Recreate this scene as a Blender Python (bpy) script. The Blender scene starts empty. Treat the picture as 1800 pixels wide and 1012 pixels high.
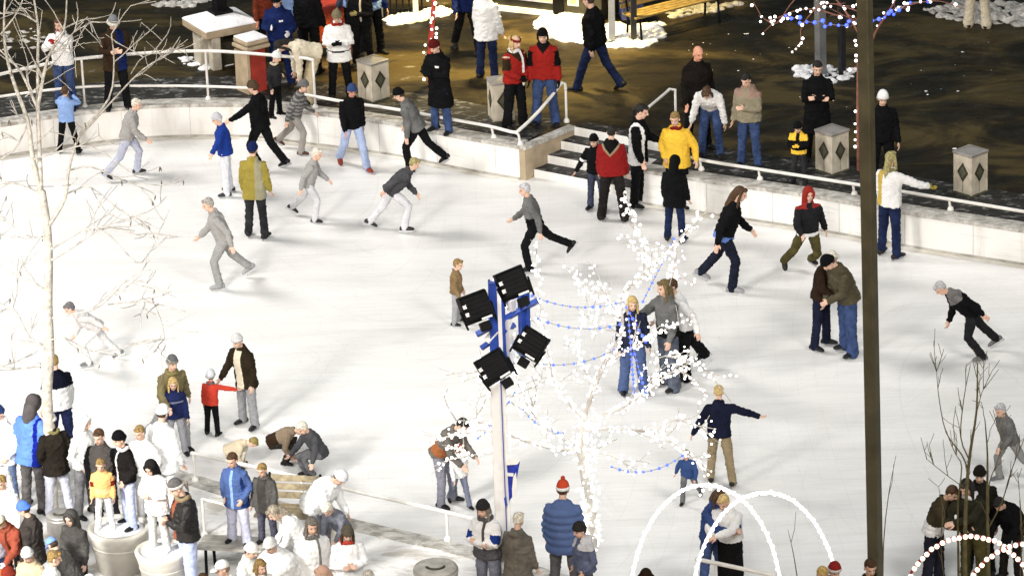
import bpy, math, random
import numpy as np
from mathutils import Vector, Matrix
random.seed(7)
RND = random.Random(11)
scene = bpy.context.scene
COL = scene.collection
# ---------------------------------------------------------------- camera
PITCH = math.radians(21.5); ROLL = 0.038; FPX = 7800.0
CP, SP = math.cos(PITCH), math.sin(PITCH)
CAM = Vector((0.0, -65.7, 25.9))
_F = Vector((0, CP, -SP)); _up0 = Vector((0, SP, CP)); _r0 = Vector((1, 0, 0))
_R = math.cos(ROLL) * _r0 - math.sin(ROLL) * _up0
_U = math.sin(ROLL) * _r0 + math.cos(ROLL) * _up0
cd = bpy.data.cameras.new('camera'); cam = bpy.data.objects.new('camera', cd); COL.objects.link(cam)
cd.sensor_width = 36.0; cd.lens = FPX / 1800 * 36; cd.clip_start = 1; cd.clip_end = 3000
m = Matrix((( _R.x, _U.x, -_F.x, CAM.x), (_R.y, _U.y, -_F.y, CAM.y), (_R.z, _U.z, -_F.z, CAM.z), (0, 0, 0, 1)))
cam.matrix_world = m
scene.camera = cam
def ray(px, py): return (_F * FPX + _R * (px - 900) - _U * (py - 506)).normalized()
def at(px, py, z=0.0):
    d = ray(px, py); return CAM + d * ((z - CAM.z) / d.z)
def aty(px, py, y):
    d = ray(px, py); return CAM + d * ((y - CAM.y) / d.y)
def proj(p):
    v = Vector(p) - CAM; k = FPX / v.dot(_F); return (900 + v.dot(_R) * k, 506 - v.dot(_U) * k)
H = 0.6   # height of the plaza over the ice
# ---------------------------------------------------------------- tagging
def tag(o, label=None, cat=None, group=None, kind=None):
    if label: o['label'] = label
    if cat: o['category'] = cat
    if group: o['group'] = group
    if kind: o['kind'] = kind
    return o
def empty(name, loc=(0, 0, 0), rz=0.0):
    o = bpy.data.objects.new(name, None); o.empty_display_size = .2
    COL.objects.link(o); o.location = loc; o.rotation_euler = (0, 0, rz); return o
# ---------------------------------------------------------------- materials
def mat(name, col, rough=.7, metal=0.0, noise=0.0, nscale=8.0, bump=0.0, bscale=60.0, spec=None, emit=None, estr=0.0, sheen=0.0):
    mt = bpy.data.materials.new(name); mt.use_nodes = True
    nt = mt.node_tree; b = nt.nodes['Principled BSDF']
    b.inputs['Base Color'].default_value = (*col, 1); b.inputs['Roughness'].default_value = rough
    b.inputs['Metallic'].default_value = metal
    if spec is not None: b.inputs['Specular IOR Level'].default_value = spec
    if sheen: b.inputs['Sheen Weight'].default_value = sheen
    tc = None
    if noise or bump:
        tc = nt.nodes.new('ShaderNodeTexCoord')
    if noise:
        n = nt.nodes.new('ShaderNodeTexNoise'); n.inputs['Scale'].default_value = nscale; n.inputs['Detail'].default_value = 5
        nt.links.new(tc.outputs['Object'], n.inputs['Vector'])
        r = nt.nodes.new('ShaderNodeValToRGB')
        r.color_ramp.elements[0].position = .3; r.color_ramp.elements[1].position = .7
        lo = [max(0, c * (1 - noise)) for c in col]; hi = [min(1, c * (1 + noise)) for c in col]
        r.color_ramp.elements[0].color = (*lo, 1); r.color_ramp.elements[1].color = (*hi, 1)
        nt.links.new(n.outputs['Fac'], r.inputs['Fac']); nt.links.new(r.outputs['Color'], b.inputs['Base Color'])
    if bump:
        n2 = nt.nodes.new('ShaderNodeTexNoise'); n2.inputs['Scale'].default_value = bscale; n2.inputs['Detail'].default_value = 4
        nt.links.new(tc.outputs['Object'], n2.inputs['Vector'])
        bp = nt.nodes.new('ShaderNodeBump'); bp.inputs['Strength'].default_value = bump; bp.inputs['Distance'].default_value = .02
        nt.links.new(n2.outputs['Fac'], bp.inputs['Height']); nt.links.new(bp.outputs['Normal'], b.inputs['Normal'])
    if emit:
        b.inputs['Emission Color'].default_value = (*emit, 1); b.inputs['Emission Strength'].default_value = estr
        mt.cycles.emission_sampling = 'NONE'
    return mt
_fc = {}
def fabric(col, kind='cloth'):
    k = (tuple(col), kind)
    lt = .3 if max(col) > .3 else 1.0; mxc = max(col)
    if k not in _fc:
        if kind in ('cloth', 'denim', 'shell', 'knit') and mxc < .5:   # dyed cloth: deep and a little more saturated
            g = .62 if mxc > .06 else .45; col = tuple(c * g for c in col)
        if kind == 'cloth': _fc[k] = mat('fabric', col, .85, noise=.3 * lt, nscale=7, bump=.25, bscale=26, spec=.06)
        elif kind == 'denim': _fc[k] = mat('denim', col, .9, noise=.38 * lt, nscale=9, bump=.5, bscale=26, spec=.1)
        elif kind == 'shell': _fc[k] = mat('shell_fabric', col, .55, noise=.2, nscale=6, bump=.7, bscale=16, spec=.25)
        elif kind == 'hair': _fc[k] = mat('hair', col, .55, noise=.5, nscale=40, bump=.8, bscale=70, spec=.3)
        elif kind == 'knit': _fc[k] = mat('knit', col, .95, noise=.35 * lt, nscale=55, bump=.9, bscale=90, spec=.1)
        elif kind == 'skin': _fc[k] = mat('skin', col, .55, noise=.12, nscale=20, spec=.3)
        else: _fc[k] = mat(kind, col, .5)
    return _fc[k]
M = dict(
    dark_eye=mat('eye_dark', (.02, .015, .01), .3), lip=mat('lip', (.35, .09, .07), .5),
    blade=mat('blade_steel', (.6, .6, .62), .25, 1.0),
    rail=mat('white_rail_paint', (.72, .70, .66), .4, noise=.12, nscale=5, bump=.1),
    wall=mat('white_wall_paint', (.82, .81, .78), .55, noise=.10, nscale=2.4, bump=.25, bscale=6),
    conc=mat('concrete', (.42, .40, .36), .8, noise=.3, nscale=6, bump=.5, bscale=25),
    stone=mat('pale_stone', (.46, .42, .34), .8, noise=.25, nscale=5, bump=.5, bscale=20),
    planter=mat('cream_planter', (.66, .63, .56), .7, noise=.1, nscale=5, bump=.2, bscale=20),
    snow=mat('snow', (.82, .82, .84), .8, noise=.08, nscale=4, bump=.8, bscale=14),
    dirtysnow=mat('dirty_snow', (.52, .50, .47), .8, noise=.5, nscale=6, bump=.8, bscale=18),
    black=mat('black_paint', (.006, .006, .007), .6, noise=.3, nscale=8, spec=.12),
    steel=mat('galvanised_steel', (.30, .31, .33), .45, .6, noise=.2, nscale=3),
    olivep=mat('olive_painted_steel', (.075, .064, .034), .45, .2, noise=.35, nscale=2.5, bump=.1, bscale=10),
    dpole=mat('dark_painted_steel', (.03, .03, .035), .4, .3, noise=.2),
    bluep=mat('blue_painted_steel', (.03, .08, .42), .35, noise=.2, nscale=6),
    whitep=mat('white_painted_steel', (.95, .95, .93), .35, noise=.05),
    red=mat('red_paint', (.30, .03, .02), .5, noise=.3, nscale=5),
    brick=mat('red_brick', (.28, .07, .04), .8, noise=.35, nscale=14, bump=.4),
    tan=mat('tan_stone', (.38, .30, .20), .8, noise=.2, nscale=5, bump=.3),
    wood=mat('weathered_wood', (.34, .28, .18), .75, noise=.4, nscale=12, bump=.4, bscale=30),
    yellowwood=mat('yellow_wood', (.28, .19, .06), .6, noise=.3, nscale=9, bump=.2),
    bark=mat('pale_bark', (.47, .44, .385), .85, noise=.35, nscale=14, bump=.7, bscale=35),
    twig=mat('bleached_twig', (.42, .40, .37), .85, noise=.4, nscale=9),
    litbark=mat('bulb_lit_bark', (.60, .57, .52), .8, noise=.15, nscale=14, bump=.6, bscale=35),  # base colour whitened to stand for the glow of the bulbs
    twigg=mat('grey_twig', (.20, .17, .12), .85, noise=.4, nscale=5),
    leaf=mat('dead_leaf', (.14, .11, .08), .8, noise=.3),
    dtwig=mat('dark_twig', (.10, .085, .035), .85, noise=.4, nscale=9),
    wire=mat('string_wire', (.30, .30, .30), .6),
    redwire=mat('red_wire', (.35, .03, .02), .5),
    bulbw=mat('warm_white_bulb', (.9, .9, .9), .4, emit=(1, .97, .92), estr=3.0),
    bulbb=mat('blue_bulb', (.1, .15, .9), .4, emit=(.03, .07, 1.0), estr=2.6),
    bulbr=mat('amber_bulb', (.9, .8, .7), .4, emit=(1, .80, .62), estr=1.6),
    rope=mat('lit_rope', (.9, .9, .9), .4, emit=(1, .97, .92), estr=1.6),
    metal=mat('bin_metal', (.40, .38, .36), .45, .5, noise=.2, nscale=6),
    binside=mat('bin_panel', (.52, .47, .38), .55, noise=.22, nscale=5, bump=.2, bscale=15),
    dolive=mat('dark_olive_paint', (.035, .032, .018), .5, noise=.3),
    olive=mat('olive_metal', (.10, .10, .065), .5, .2, noise=.3),
    blued=mat('navy_panel', (.012, .02, .10), .4, noise=.2),
    glow=mat('lit_window', (.9, .6, .2), .5, emit=(1, .62, .2), estr=.8),
    flame=mat('flame', (1, .5, .1), .5, emit=(1, .42, .10), estr=5.0),
    glass=mat('lamp_lens', (.9, .9, .95), .2, emit=(1, .98, .95), estr=6.0),
)
# ---------------------------------------------------------------- mesh builder
class MB:
    def __init__(s): s.v = []; s.f = []; s.mi = []; s.cur = 0
    def add(s, vs, fs):
        o = len(s.v); s.v.extend([tuple(v) for v in vs]); s.f.extend([tuple(i + o for i in f) for f in fs]); s.mi.extend([s.cur] * len(fs))
    def rings(s, rs, cap=True):
        n = len(rs[0]); vs = [p for r in rs for p in r]; fs = []
        for k in range(len(rs) - 1):
            for i in range(n):
                j = (i + 1) % n; fs.append((k * n + i, k * n + j, (k + 1) * n + j, (k + 1) * n + i))
        if cap:
            fs.append(tuple(range(n - 1, -1, -1))); fs.append(tuple((len(rs) - 1) * n + i for i in range(n)))
        s.add(vs, fs)
    def tube(s, pts, rad, seg=8, ends=True, flat=1.0):
        pts = [Vector(p) for p in pts]; n = len(pts)
        if not hasattr(rad, '__len__'): rad = [rad] * n
        tang = []
        for i in range(n):
            a = pts[max(0, i - 1)]; b = pts[min(n - 1, i + 1)]; t = (b - a)
            tang.append(t.normalized() if t.length > 1e-9 else Vector((0, 0, 1)))
        ref = Vector((1, 0, 0)) if abs(tang[0].x) < .9 else Vector((0, 1, 0))
        u = tang[0].cross(ref).normalized(); rs = []
        P, Rr, T = list(pts), list(rad), list(tang)
        if ends:   # rounded ends
            P = [pts[0] - tang[0] * rad[0] * .95, pts[0] - tang[0] * rad[0] * .7] + P + [pts[-1] + tang[-1] * rad[-1] * .7, pts[-1] + tang[-1] * rad[-1] * .95]
            Rr = [rad[0] * .3, rad[0] * .72] + Rr + [rad[-1] * .72, rad[-1] * .3]; T = [T[0]] * 2 + T + [T[-1]] * 2
        for p, r, t in zip(P, Rr, T):
            u = (u - t * u.dot(t)); u = u.normalized() if u.length > 1e-6 else t.orthogonal().normalized()
            w = t.cross(u)
            rs.append([p + (u * math.cos(a) + w * math.sin(a) * flat) * r for a in [2 * math.pi * i / seg for i in range(seg)]])
        s.rings(rs)
    def loft(s, rows, seg=14, M3=None, org=Vector((0, 0, 0)), power=1.0):
        # rows: (x, y, z, rx, ry)
        rs = []
        for (x, y, z, rx, ry) in rows:
            r = []
            for i in range(seg):
                a = 2 * math.pi * i / seg; c, d = math.cos(a), math.sin(a)
                v = Vector((x + rx * math.copysign(abs(c) ** power, c), y + ry * math.copysign(abs(d) ** power, d), z))
                r.append((M3 @ v if M3 else v) + org)
            rs.append(r)
        s.rings(rs)
    def ell(s, c, r, M3=None, org=Vector((0, 0, 0)), seg=12, n=7):
        rows = []
        for k in range(n + 1):
            a = -math.pi / 2 + math.pi * (k + .15) / (n + .3); rows.append((c[0], c[1], c[2] + r[2] * math.sin(a), r[0] * math.cos(a), r[1] * math.cos(a)))
        s.loft(rows, seg, M3, org)
    def box(s, c, d, rz=0.0, M3=None, taper=1.0):
        hx, hy, hz = d[0] / 2, d[1] / 2, d[2] / 2; cs, sn = math.cos(rz), math.sin(rz); vs = []
        for z in (-hz, hz):
            k = 1 if z < 0 else taper
            for (x, y) in ((-hx, -hy), (hx, -hy), (hx, hy), (-hx, hy)):
                v = Vector((x * k, y * k, z))
                if M3: v = M3 @ v
                vs.append((c[0] + v.x * cs - v.y * sn, c[1] + v.x * sn + v.y * cs, c[2] + v.z))
        s.add(vs, [(3, 2, 1, 0), (4, 5, 6, 7), (0, 1, 5, 4), (1, 2, 6, 5), (2, 3, 7, 6), (3, 0, 4, 7)])
    def mesh(s, name, mats):
        me = bpy.data.meshes.new(name); me.from_pydata(s.v, [], s.f)
        if not isinstance(mats, (list, tuple)): mats = [mats]
        for mt in mats: me.materials.append(mt)
        if len(mats) > 1: me.polygons.foreach_set('material_index', s.mi)
        me.update(); return me
    def build(s, name, mats, parent=None, smooth=True, bevel=0.0, loc=None):
        me = s.mesh(name, mats)
        if smooth: me.polygons.foreach_set('use_smooth', [True] * len(me.polygons)); 
        o = bpy.data.objects.new(name, me); COL.objects.link(o)
        if loc is not None: o.location = loc
        if parent: o.parent = parent
        if bevel:
            bv = o.modifiers.new('bevel', 'BEVEL'); bv.width = bevel; bv.segments = 2; bv.limit_method = 'ANGLE'
        return o
# ---------------------------------------------------------------- voxel union
_tmp_scene = bpy.data.scenes.new('tmp')
_tmp_vl = _tmp_scene.view_layers[0]
_tmp_ob = bpy.data.objects.new('tmp', bpy.data.meshes.new('tmp')); _tmp_scene.collection.objects.link(_tmp_ob)
_rm = _tmp_ob.modifiers.new('r', 'REMESH'); _rm.mode = 'VOXEL'
_sm = _tmp_ob.modifiers.new('s', 'SMOOTH'); _sm.factor = .5
def fuse(mb, name, voxel, smooth=4):
    me = bpy.data.meshes.new('t'); me.from_pydata(mb.v, [], mb.f); me.update()
    old = _tmp_ob.data; _tmp_ob.data = me; bpy.data.meshes.remove(old)
    _rm.voxel_size = voxel; _sm.iterations = smooth
    with bpy.context.temp_override(scene=_tmp_scene, view_layer=_tmp_vl): dg = bpy.context.evaluated_depsgraph_get()
    dg.update()
    ev = _tmp_ob.evaluated_get(dg); out = bpy.data.meshes.new_from_object(ev, depsgraph=dg)
    out.name = name; return out
def coords(me):
    a = np.empty(len(me.vertices) * 3); me.vertices.foreach_get('co', a); return a.reshape(-1, 3)
def setc(me, a): me.vertices.foreach_set('co', a.ravel()); me.update()
def centers(me):
    a = np.empty(len(me.polygons) * 3); me.polygons.foreach_get('center', a); return a.reshape(-1, 3)
def finish(me, mats, idx, parent, name):
    for mt in mats: me.materials.append(mt)
    if idx is not None: me.polygons.foreach_set('material_index', idx.astype(np.int32))
    me.polygons.foreach_set('use_smooth', np.ones(len(me.polygons), bool)); me.update()
    o = bpy.data.objects.new(name, me); o.parent = parent; COL.objects.link(o); return o
# ================================================================ people
def Rx(a): return Matrix.Rotation(math.radians(a), 3, 'X')
def Ry(a): return Matrix.Rotation(math.radians(a), 3, 'Y')
def Rz(a): return Matrix.Rotation(math.radians(a), 3, 'Z')
# pose: lean sl tw | head hp hy | left leg la ls lk, right leg ra rs rk | left arm (fwd abd elbow inward) A=(..), right B=(..)
BASE = dict(lean=2, sl=0, tw=0, hp=12, hy=0, la=2, ls=5, lk=3, ra=-2, rs=5, rk=3, A=(5, 10, 18, 10), B=(5, 10, 18, 10))
POSES = dict(
    stand={}, pockets=dict(A=(-8, 20, 62, 40), B=(-8, 20, 62, 40)),
    crossed=dict(A=(28, 12, 100, 72), B=(24, 12, 96, 70)),
    hold=dict(A=(22, 14, 95, 50), B=(22, 14, 95, 50), hp=22),
    photo=dict(A=(55, 22, 112, 40), B=(55, 22, 112, 40), hp=5),
    onehold=dict(A=(20, 12, 98, 45), B=(-5, 12, 25, 10), hp=20),
    glideL=dict(lean=18, hp=0, la=28, ls=4, lk=38, ra=-22, rs=16, rk=22, A=(-20, 22, 25, 10), B=(30, 20, 40, 15)),
    glideR=dict(lean=18, hp=0, ra=28, rs=4, rk=38, la=-22, ls=16, lk=22, B=(-20, 22, 25, 10), A=(30, 20, 40, 15)),
    strideL=dict(lean=34, hp=-18, la=44, ls=3, lk=58, ra=-24, rs=16, rk=14, A=(-35, 25, 30, 5), B=(50, 18, 40, 20)),
    strideR=dict(lean=34, hp=-18, ra=44, rs=3, rk=58, la=-24, ls=16, lk=14, B=(-35, 25, 30, 5), A=(50, 18, 40, 20)),
    bend=dict(lean=62, hp=10, la=18, lk=16, ra=14, rk=14, A=(62, 10, 10, 10), B=(62, 10, 10, 10)),
    stoop=dict(lean=36, hp=10, la=14, lk=14, ra=10, rk=12, A=(48, 10, 35, 25), B=(48, 10, 35, 25)),
    tpose=dict(lean=10, A=(0, 82, 8, 0), B=(0, 76, 10, 0), la=12, lk=16, ra=-8, rk=14, rs=9),
    outL=dict(lean=6, A=(10, 68, 12, 0), B=(5, 14, 25, 10)),
    outR=dict(lean=6, B=(10, 68, 12, 0), A=(5, 14, 25, 10)),
    reachL=dict(A=(30, 72, 8, 0), B=(5, 10, 20, 10)), reachR=dict(B=(30, 72, 8, 0), A=(5, 10, 20, 10)),
    fwd=dict(lean=10, A=(72, 8, 18, 20), B=(68, 8, 22, 20)),
    hug=dict(lean=10, A=(70, 12, 45, 50), B=(58, 14, 55, 50), hp=18),
    walk=dict(lean=4, la=22, lk=6, ra=-18, rk=18, A=(-16, 8, 20, 5), B=(18, 8, 25, 5)),
    crouch=dict(lean=38, la=95, lk=120, ra=88, rk=115, A=(45, 12, 50, 30), B=(45, 12, 50, 30)),
    sit=dict(lean=14, la=84, lk=84, ra=84, rk=84, A=(30, 12, 60, 30), B=(30, 12, 60, 30), hp=22),
)
from mathutils import noise as _nz
def wrinkle(c, amp, seed):
    out = np.empty(len(c)); o = seed * 3.7
    for i, (x, y, z) in enumerate(c.tolist()):
        w = _nz.noise((x * 5 + o, y * 5, z * 4)) * 2.2
        out[i] = abs(_nz.noise((x * 7 + w, y * 7 - w, z * 17 + x * 6 + o))) * 1.0 + _nz.noise((x * 22, y * 22 + o, z * 26)) * .35 - .25
    return out * amp
def hand(mb, W, F, up, side, curl):
    # wrist W, forearm dir F, back-of-hand normal up, side +1/-1 thumb side vector = lateral
    lat = F.cross(up).normalized() * side
    c = W + F * .055
    mb.tube([W - F * .01, W + F * .035, W + F * .085], [.024, .036, .036], 10, True, .5) if False else None
    rs = []
    for t, w, th in ((0, .024, .018), (.03, .034, .018), (.07, .040, .017), (.092, .036, .013)):
        rs.append([W + F * t + lat * (w * math.cos(a)) + up * (th * math.sin(a)) for a in [2 * math.pi * i / 8 for i in range(8)]])
    mb.rings(rs)
    R3 = Matrix.Rotation(math.radians(curl), 3, lat * side)
    for i, (off, L) in enumerate(((.029, .072), (.010, .080), (-.010, .075), (-.029, .060))):
        b = W + F * .082 + lat * off; d1 = (Matrix.Rotation(math.radians(-curl * .6), 3, lat) @ F) if side > 0 else (Matrix.Rotation(math.radians(curl * .6), 3, lat) @ F)
        d2 = (Matrix.Rotation(math.radians(-curl * 1.5), 3, lat) @ F) if side > 0 else (Matrix.Rotation(math.radians(curl * 1.5), 3, lat) @ F)
        d1 = (d1 + lat * off * 2.5).normalized()
        mb.tube([b, b + d1 * L * .5, b + d1 * L * .5 + d2 * L * .5], [.0105, .0098, .0085], 6)
    b = W + F * .025 + lat * .028; d = (F * .7 + lat * .75 - up * .25).normalized(); e = (F * .95 + lat * .15 - up * .3).normalized()
    mb.tube([b, b + d * .04, b + d * .04 + e * .03], [.014, .012, .010], 6)
NP = [0]
def person(px, py, gz, h, head, pose, top, bot, label, jl='hip', topk='cloth', botk='denim', hat=None, hair=((.05, .03, .02), 'short'), hood=None,
           skin=(.62, .40, .30), foot=None, footc=(.02, .02, .022), gl=None, pat=(), scarf=None, wide=1.0, group=None, extra=None, pos=None, bodywide=1.0, skirt=None, flare=0, **ov):
    q = dict(BASE); q.update(POSES[pose]); q.update(ov)
    NP[0] += 1; rn = random.Random(NP[0] * 17 + 3)
    s = h / 1.75; hs = 1.0 if h > 1.45 else (1.12 if h > 1.2 else 1.25)
    if foot is None: foot = 'skate' if gz == 0 else 'shoe'
    T = Rz(q['tw']) @ Ry(q['sl']) @ Rx(q['lean']); pel = Vector((0, 0, .96))
    def tp(x, y, z): return pel + T @ Vector((x, y, z))
    neck = tp(0, -.005, .50); Mh = T @ Rz(q['hy']) @ Rx(q['hp']); hc = neck + Mh @ Vector((0, -.02, .150 * hs ** .5))
    down = Vector((0, 0, -1)); J = {}
    for sd, a, sdg, k in ((1, 'la', 'ls', 'lk'), (-1, 'ra', 'rs', 'rk')):
        hip = pel + Ry(q['sl'] * .3) @ Vector((sd * .09, 0, -.03)); S = Rz(q['tw'] * .3) @ Ry(-sd * q[sdg])
        th = S @ Rx(-q[a]) @ down; sh = S @ Rx(-(q[a] - q[k])) @ down
        knee = hip + th * .43; ank = knee + sh * .41
        back = q[k] - q[a]; pitch = min(75, max(0, back - 8)) if q[a] < 10 else 0
        fd = Rz(sd * 12) @ Rx(pitch) @ Vector((0, -1, 0)); J[sd] = (hip, knee, ank, fd, sh)
    for sd, k in ((1, 'A'), (-1, 'B')):
        f_, ab, el, inn = q[k]
        U = T @ Ry(-sd * ab) @ Rx(-f_); shd = tp(sd * .170, 0, .395); ua = U @ down; fa = U @ Rz(-sd * inn) @ Rx(-el) @ down
        elb = shd + ua * .275; wr = elb + fa * .245; J[('arm', sd)] = (shd, elb, wr, fa, U @ Rz(-sd * inn) @ Rx(-el) @ Vector((sd, 0, 0)))
    sole = .10 if foot == 'skate' else .075
    low = min(min(J[sd][2].z - sole, (J[sd][2] + J[sd][3] * .17).z - sole * .75) for sd in (1, -1))
    off = Vector((0, 0, -low)) * s
    base = at(px, py, gz) if pos is None else Vector(pos)
    if base.z != gz: base.z = gz
    # recentre horizontally over the feet
    fc = (J[1][2] + J[-1][2]) * .5 * (.5 if pose.startswith(('glide', 'stride')) else .8); off -= Vector((fc.x, fc.y, 0)) * s
    root = empty('person', base, math.radians(head))
    tag(root, label, 'person', group)
    S3 = s
    def put(me, mats, idx, name, par=root):
        c = coords(me) * s + np.array(off); setc(me, c)
        return finish(me, mats, idx, par, name)
    Ti = np.array(T.transposed()); peln = np.array(pel)
    def tl(c): return (c - peln) @ Ti.T
    skm = fabric(skin, 'skin')
    # ---- body
    b = MB()
    b.loft([(0, 0, -.06, .11, .08), (0, 0, .05, .12, .085), (0, 0, .2, .11, .08), (0, 0, .36, .13, .085), (0, 0, .44, .12, .07), (0, 0, .48, .05, .05)], 12, T, pel)
    b.tube([tp(0, .005, .44), neck, hc - Mh @ Vector((0, -.02, .05))], [.055, .052, .05], 10)
    def hp_(x, y, z): return hc + Mh @ (Vector((x, y, z)) * hs)
    b.ell((0, .012, .03), (.074, .092, .088), Mh * hs, hc); b.ell((0, -.022, -.035), (.060, .066, .080), Mh * hs, hc)
    b.ell((0, -.040, -.088), (.034, .034, .028), Mh * hs, hc, 8, 5)
    b.tube([hp_(0, -.088, .022), hp_(0, -.103, -.022)], [.009, .015], 8)
    b.ell((0, -.070, .036), (.052, .022, .014), Mh * hs, hc, 8, 5)
    for sd in (1, -1): b.ell((sd * .077, .012, -.01), (.012, .02, .032), Mh * hs, hc, 8, 5)
    for sd in (1, -1):
        hip, knee, ank, fd, sh = J[sd]
        b.tube([hip, knee, ank], [.068, .046, .030], 10); b.tube([ank, ank + fd * .07 + Vector((0, 0, -.04))], [.032, .022], 8)
        shd, elb, wr, fa, lat = J[('arm', sd)]
        b.tube([tp(sd * .05, 0, .37), shd - T @ Vector((sd * .015, 0, .01)), elb, wr], [.040, .036, .030, .023], 10)
        up = fa.cross(lat).normalized()
        thumb = (fa.cross(Vector((0, 0, 1))));
        # thumbs point to front / inward
        hand(b, wr, fa, lat * sd, 1, 22 if gl else 28) if False else hand(b, wr, fa, (lat * sd).normalized(), (1 if (fa.cross(lat * sd)).dot(T @ Vector((0, -1, .6))) > 0 else -1), 26)
    me = fuse(b, 'person_body', .0095, 2)
    c = centers(me); hl = (c - np.array(hc)) @ np.array(Mh) / hs
    idx = np.zeros(len(c), int)
    for sd in (1, -1): idx[((hl[:, 0] - sd * .030) ** 2 / .014 ** 2 + (hl[:, 2] - .004) ** 2 / .009 ** 2 < 1) & (hl[:, 1] < -.04)] = 1
    idx[(abs(hl[:, 0]) < .024) & (abs(hl[:, 2] + .062) < .008) & (hl[:, 1] < -.05)] = 2
    if gl:
        for sd in (1, -1):
            shd, elb, wr, fa, lat = J[('arm', sd)]; dd = (c - np.array(wr)) @ np.array(fa); rr = np.linalg.norm(c - np.array(wr), axis=1)
            idx[(dd > -.03) & (rr < .24)] = 3
    put(me, [skm, M['dark_eye'], M['lip'], fabric(gl or (.02, .02, .02), 'knit')], idx, 'body')
    # ---- trousers
    if bot is not None:
        b = MB(); b.loft([(0, 0, -.10, .135, .10), (0, 0, -.02, .165, .125), (0, 0, .06, .150, .115), (0, 0, .12, .14, .105)], 14, T, pel)
        w = wide
        for sd in (1, -1):
            hip, knee, ank, fd, sh = J[sd]
            b.tube([hip + Vector((0, 0, -.02)), hip.lerp(knee, .5), knee, knee.lerp(ank, .5), ank + sh * .015], [.098, .092 * w, .077 * w, .072 * w, .073 * w * w], 12)
        me = fuse(b, 'trousers', .017, 3)
        c = coords(me); nrm = wrinkle(c, .020, NP[0])
        cx = np.zeros_like(c); 
        for sd in (1, -1):
            hip, knee, ank, fd, sh = J[sd]; 
        ctr = np.array(pel); dirv = c - np.array([0, 0, 0]); 
        n = np.empty(len(me.vertices) * 3); me.vertices.foreach_get('normal', n); n = n.reshape(-1, 3)
        setc(me, c + n * nrm[:, None])
        idx = None
        mats = [fabric(bot, botk)]
        for p in pat:
            if p[0] == 'legstripe':
                cc = centers(me); idx = ((abs(cc[:, 0]) > .15)).astype(int); mats.append(fabric(p[1]))
        put(me, mats, idx, 'trousers')
    # ---- footwear
    for sd in (1, -1):
        hip, knee, ank, fd, sh = J[sd]; side = fd.cross(Vector((0, 0, 1)));
        side = side.normalized(); upv = side.cross(fd).normalized()
        b = MB(); o = ank
        rr = []
        for (t, w, hh, zc) in ((-.10, .026, .024, -.043), (-.085, .046, .042, -.034), (-.02, .052, .052, -.022), (.06, .053, .043, -.030), (.12, .054, .034, -.038), (.165, .042, .026, -.044), (.187, .022, .014, -.05)):
            rr.append([o + fd * t + side * (w * math.cos(a)) + upv * (zc + hh * math.sin(a)) for a in [2 * math.pi * i / 10 for i in range(10)]])
        b.rings(rr); b.tube([ank + upv * -.02, ank - sh * (.13 if foot == 'skate' else .05)], [.047, .052], 10)
        me = fuse(b, 'boot', .012, 2)
        bo = put(me, [fabric(footc, 'shell')], None, 'skate' if foot == 'skate' else 'shoe')
        if foot == 'skate':
            b = MB(); c0 = o + upv * -.098
            rs = [[c0 + fd * t + side * (w * x) + upv * z for (x, z) in ((-1, -.018), (1, -.018), (1, .022), (-1, .022))] for t, w in ((-.11, .002), (-.10, .004), (.14, .004), (.165, .002))]
            b.rings(rs)
            for t in (-.055, .075): b.rings([[c0 + fd * (t + dt) + side * (.012 * x) + upv * z for (x, z) in ((-1, .015), (1, .015), (1.6, .045), (-1.6, .045))] for dt in (-.02, .02)])
            me = b.mesh('blade', [M['blade']]); cc = coords(me) * s + np.array(off); setc(me, cc); ob = bpy.data.objects.new('blade', me); COL.objects.link(ob); ob.parent = bo
    # ---- jacket
    b = MB(); bw = bodywide * 1.07
    hem = {'waist': -.02, 'hip': -.10, 'thigh': -.22, 'knee': -.46}[jl]
    rows = []
    if jl == 'knee': rows += [(0, .01, hem, .23 + flare, .185 + flare), (0, .01, -.30, .215, .17)]
    if jl in ('knee', 'thigh'): rows += [(0, .005, -.22, .205, .162)]
    rows += [(0, 0, max(hem, -.12), .192, .150), (0, 0, 0, .188, .145), (0, -.003, .12, .180, .140), (0, -.005, .25, .192, .148), (0, -.002, .35, .190, .140), (0, .004, .41, .165, .115), (0, .006, .46, .105, .085), (0, .0, .52, .075, .075)]
    TT = T
    if jl in ('knee', 'thigh') and q['lean'] > 15:
        pass
    b.loft([(x, y, z, rx * bw, ry * bw) for (x, y, z, rx, ry) in rows if z > -.12 or q['lean'] < 14], 18, T, pel)
    if jl in ('knee', 'thigh') and q['lean'] >= 14:
        b.loft([(x, y, z, rx * bw, ry * bw) for (x, y, z, rx, ry) in rows if z < .02], 18, Rx(q['lean'] * .15), pel)
    pf = topk == 'puffer'; ar = 1.18 if pf else 1.0
    for sd in (1, -1):
        shd, elb, wr, fa, lat = J[('arm', sd)]
        b.tube([tp(sd * .10, 0, .385), shd, shd.lerp(elb, .5), elb, elb.lerp(wr, .55), wr - fa * .005], [.066, .075 * ar, .074 * ar, .068 * ar, .061 * ar, .050], 12)
    if hood == 'down': b.tube([tp(-.09, .07, .45), tp(-.05, .115, .47), tp(.05, .115, .47), tp(.09, .07, .45)], [.035, .048, .048, .035], 8)
    else: b.tube([tp(-.055, -.055, .478), tp(-.078, .01, .492), tp(0, .066, .518), tp(.078, .01, .492), tp(.055, -.055, .478)], [.022, .032, .036, .032, .022], 8)
    if q.get('pack'): pass
    me = fuse(b, 'jacket', .017, 4)
    c = coords(me); n = np.empty(len(me.vertices) * 3); me.vertices.foreach_get('normal', n); n = n.reshape(-1, 3)
    L = tl(c)
    d = wrinkle(c, .027, NP[0] + 50)
    if pf: d = (np.abs(np.sin(L[:, 2] * 30)) - .5) * .022 + d * .4
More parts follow.
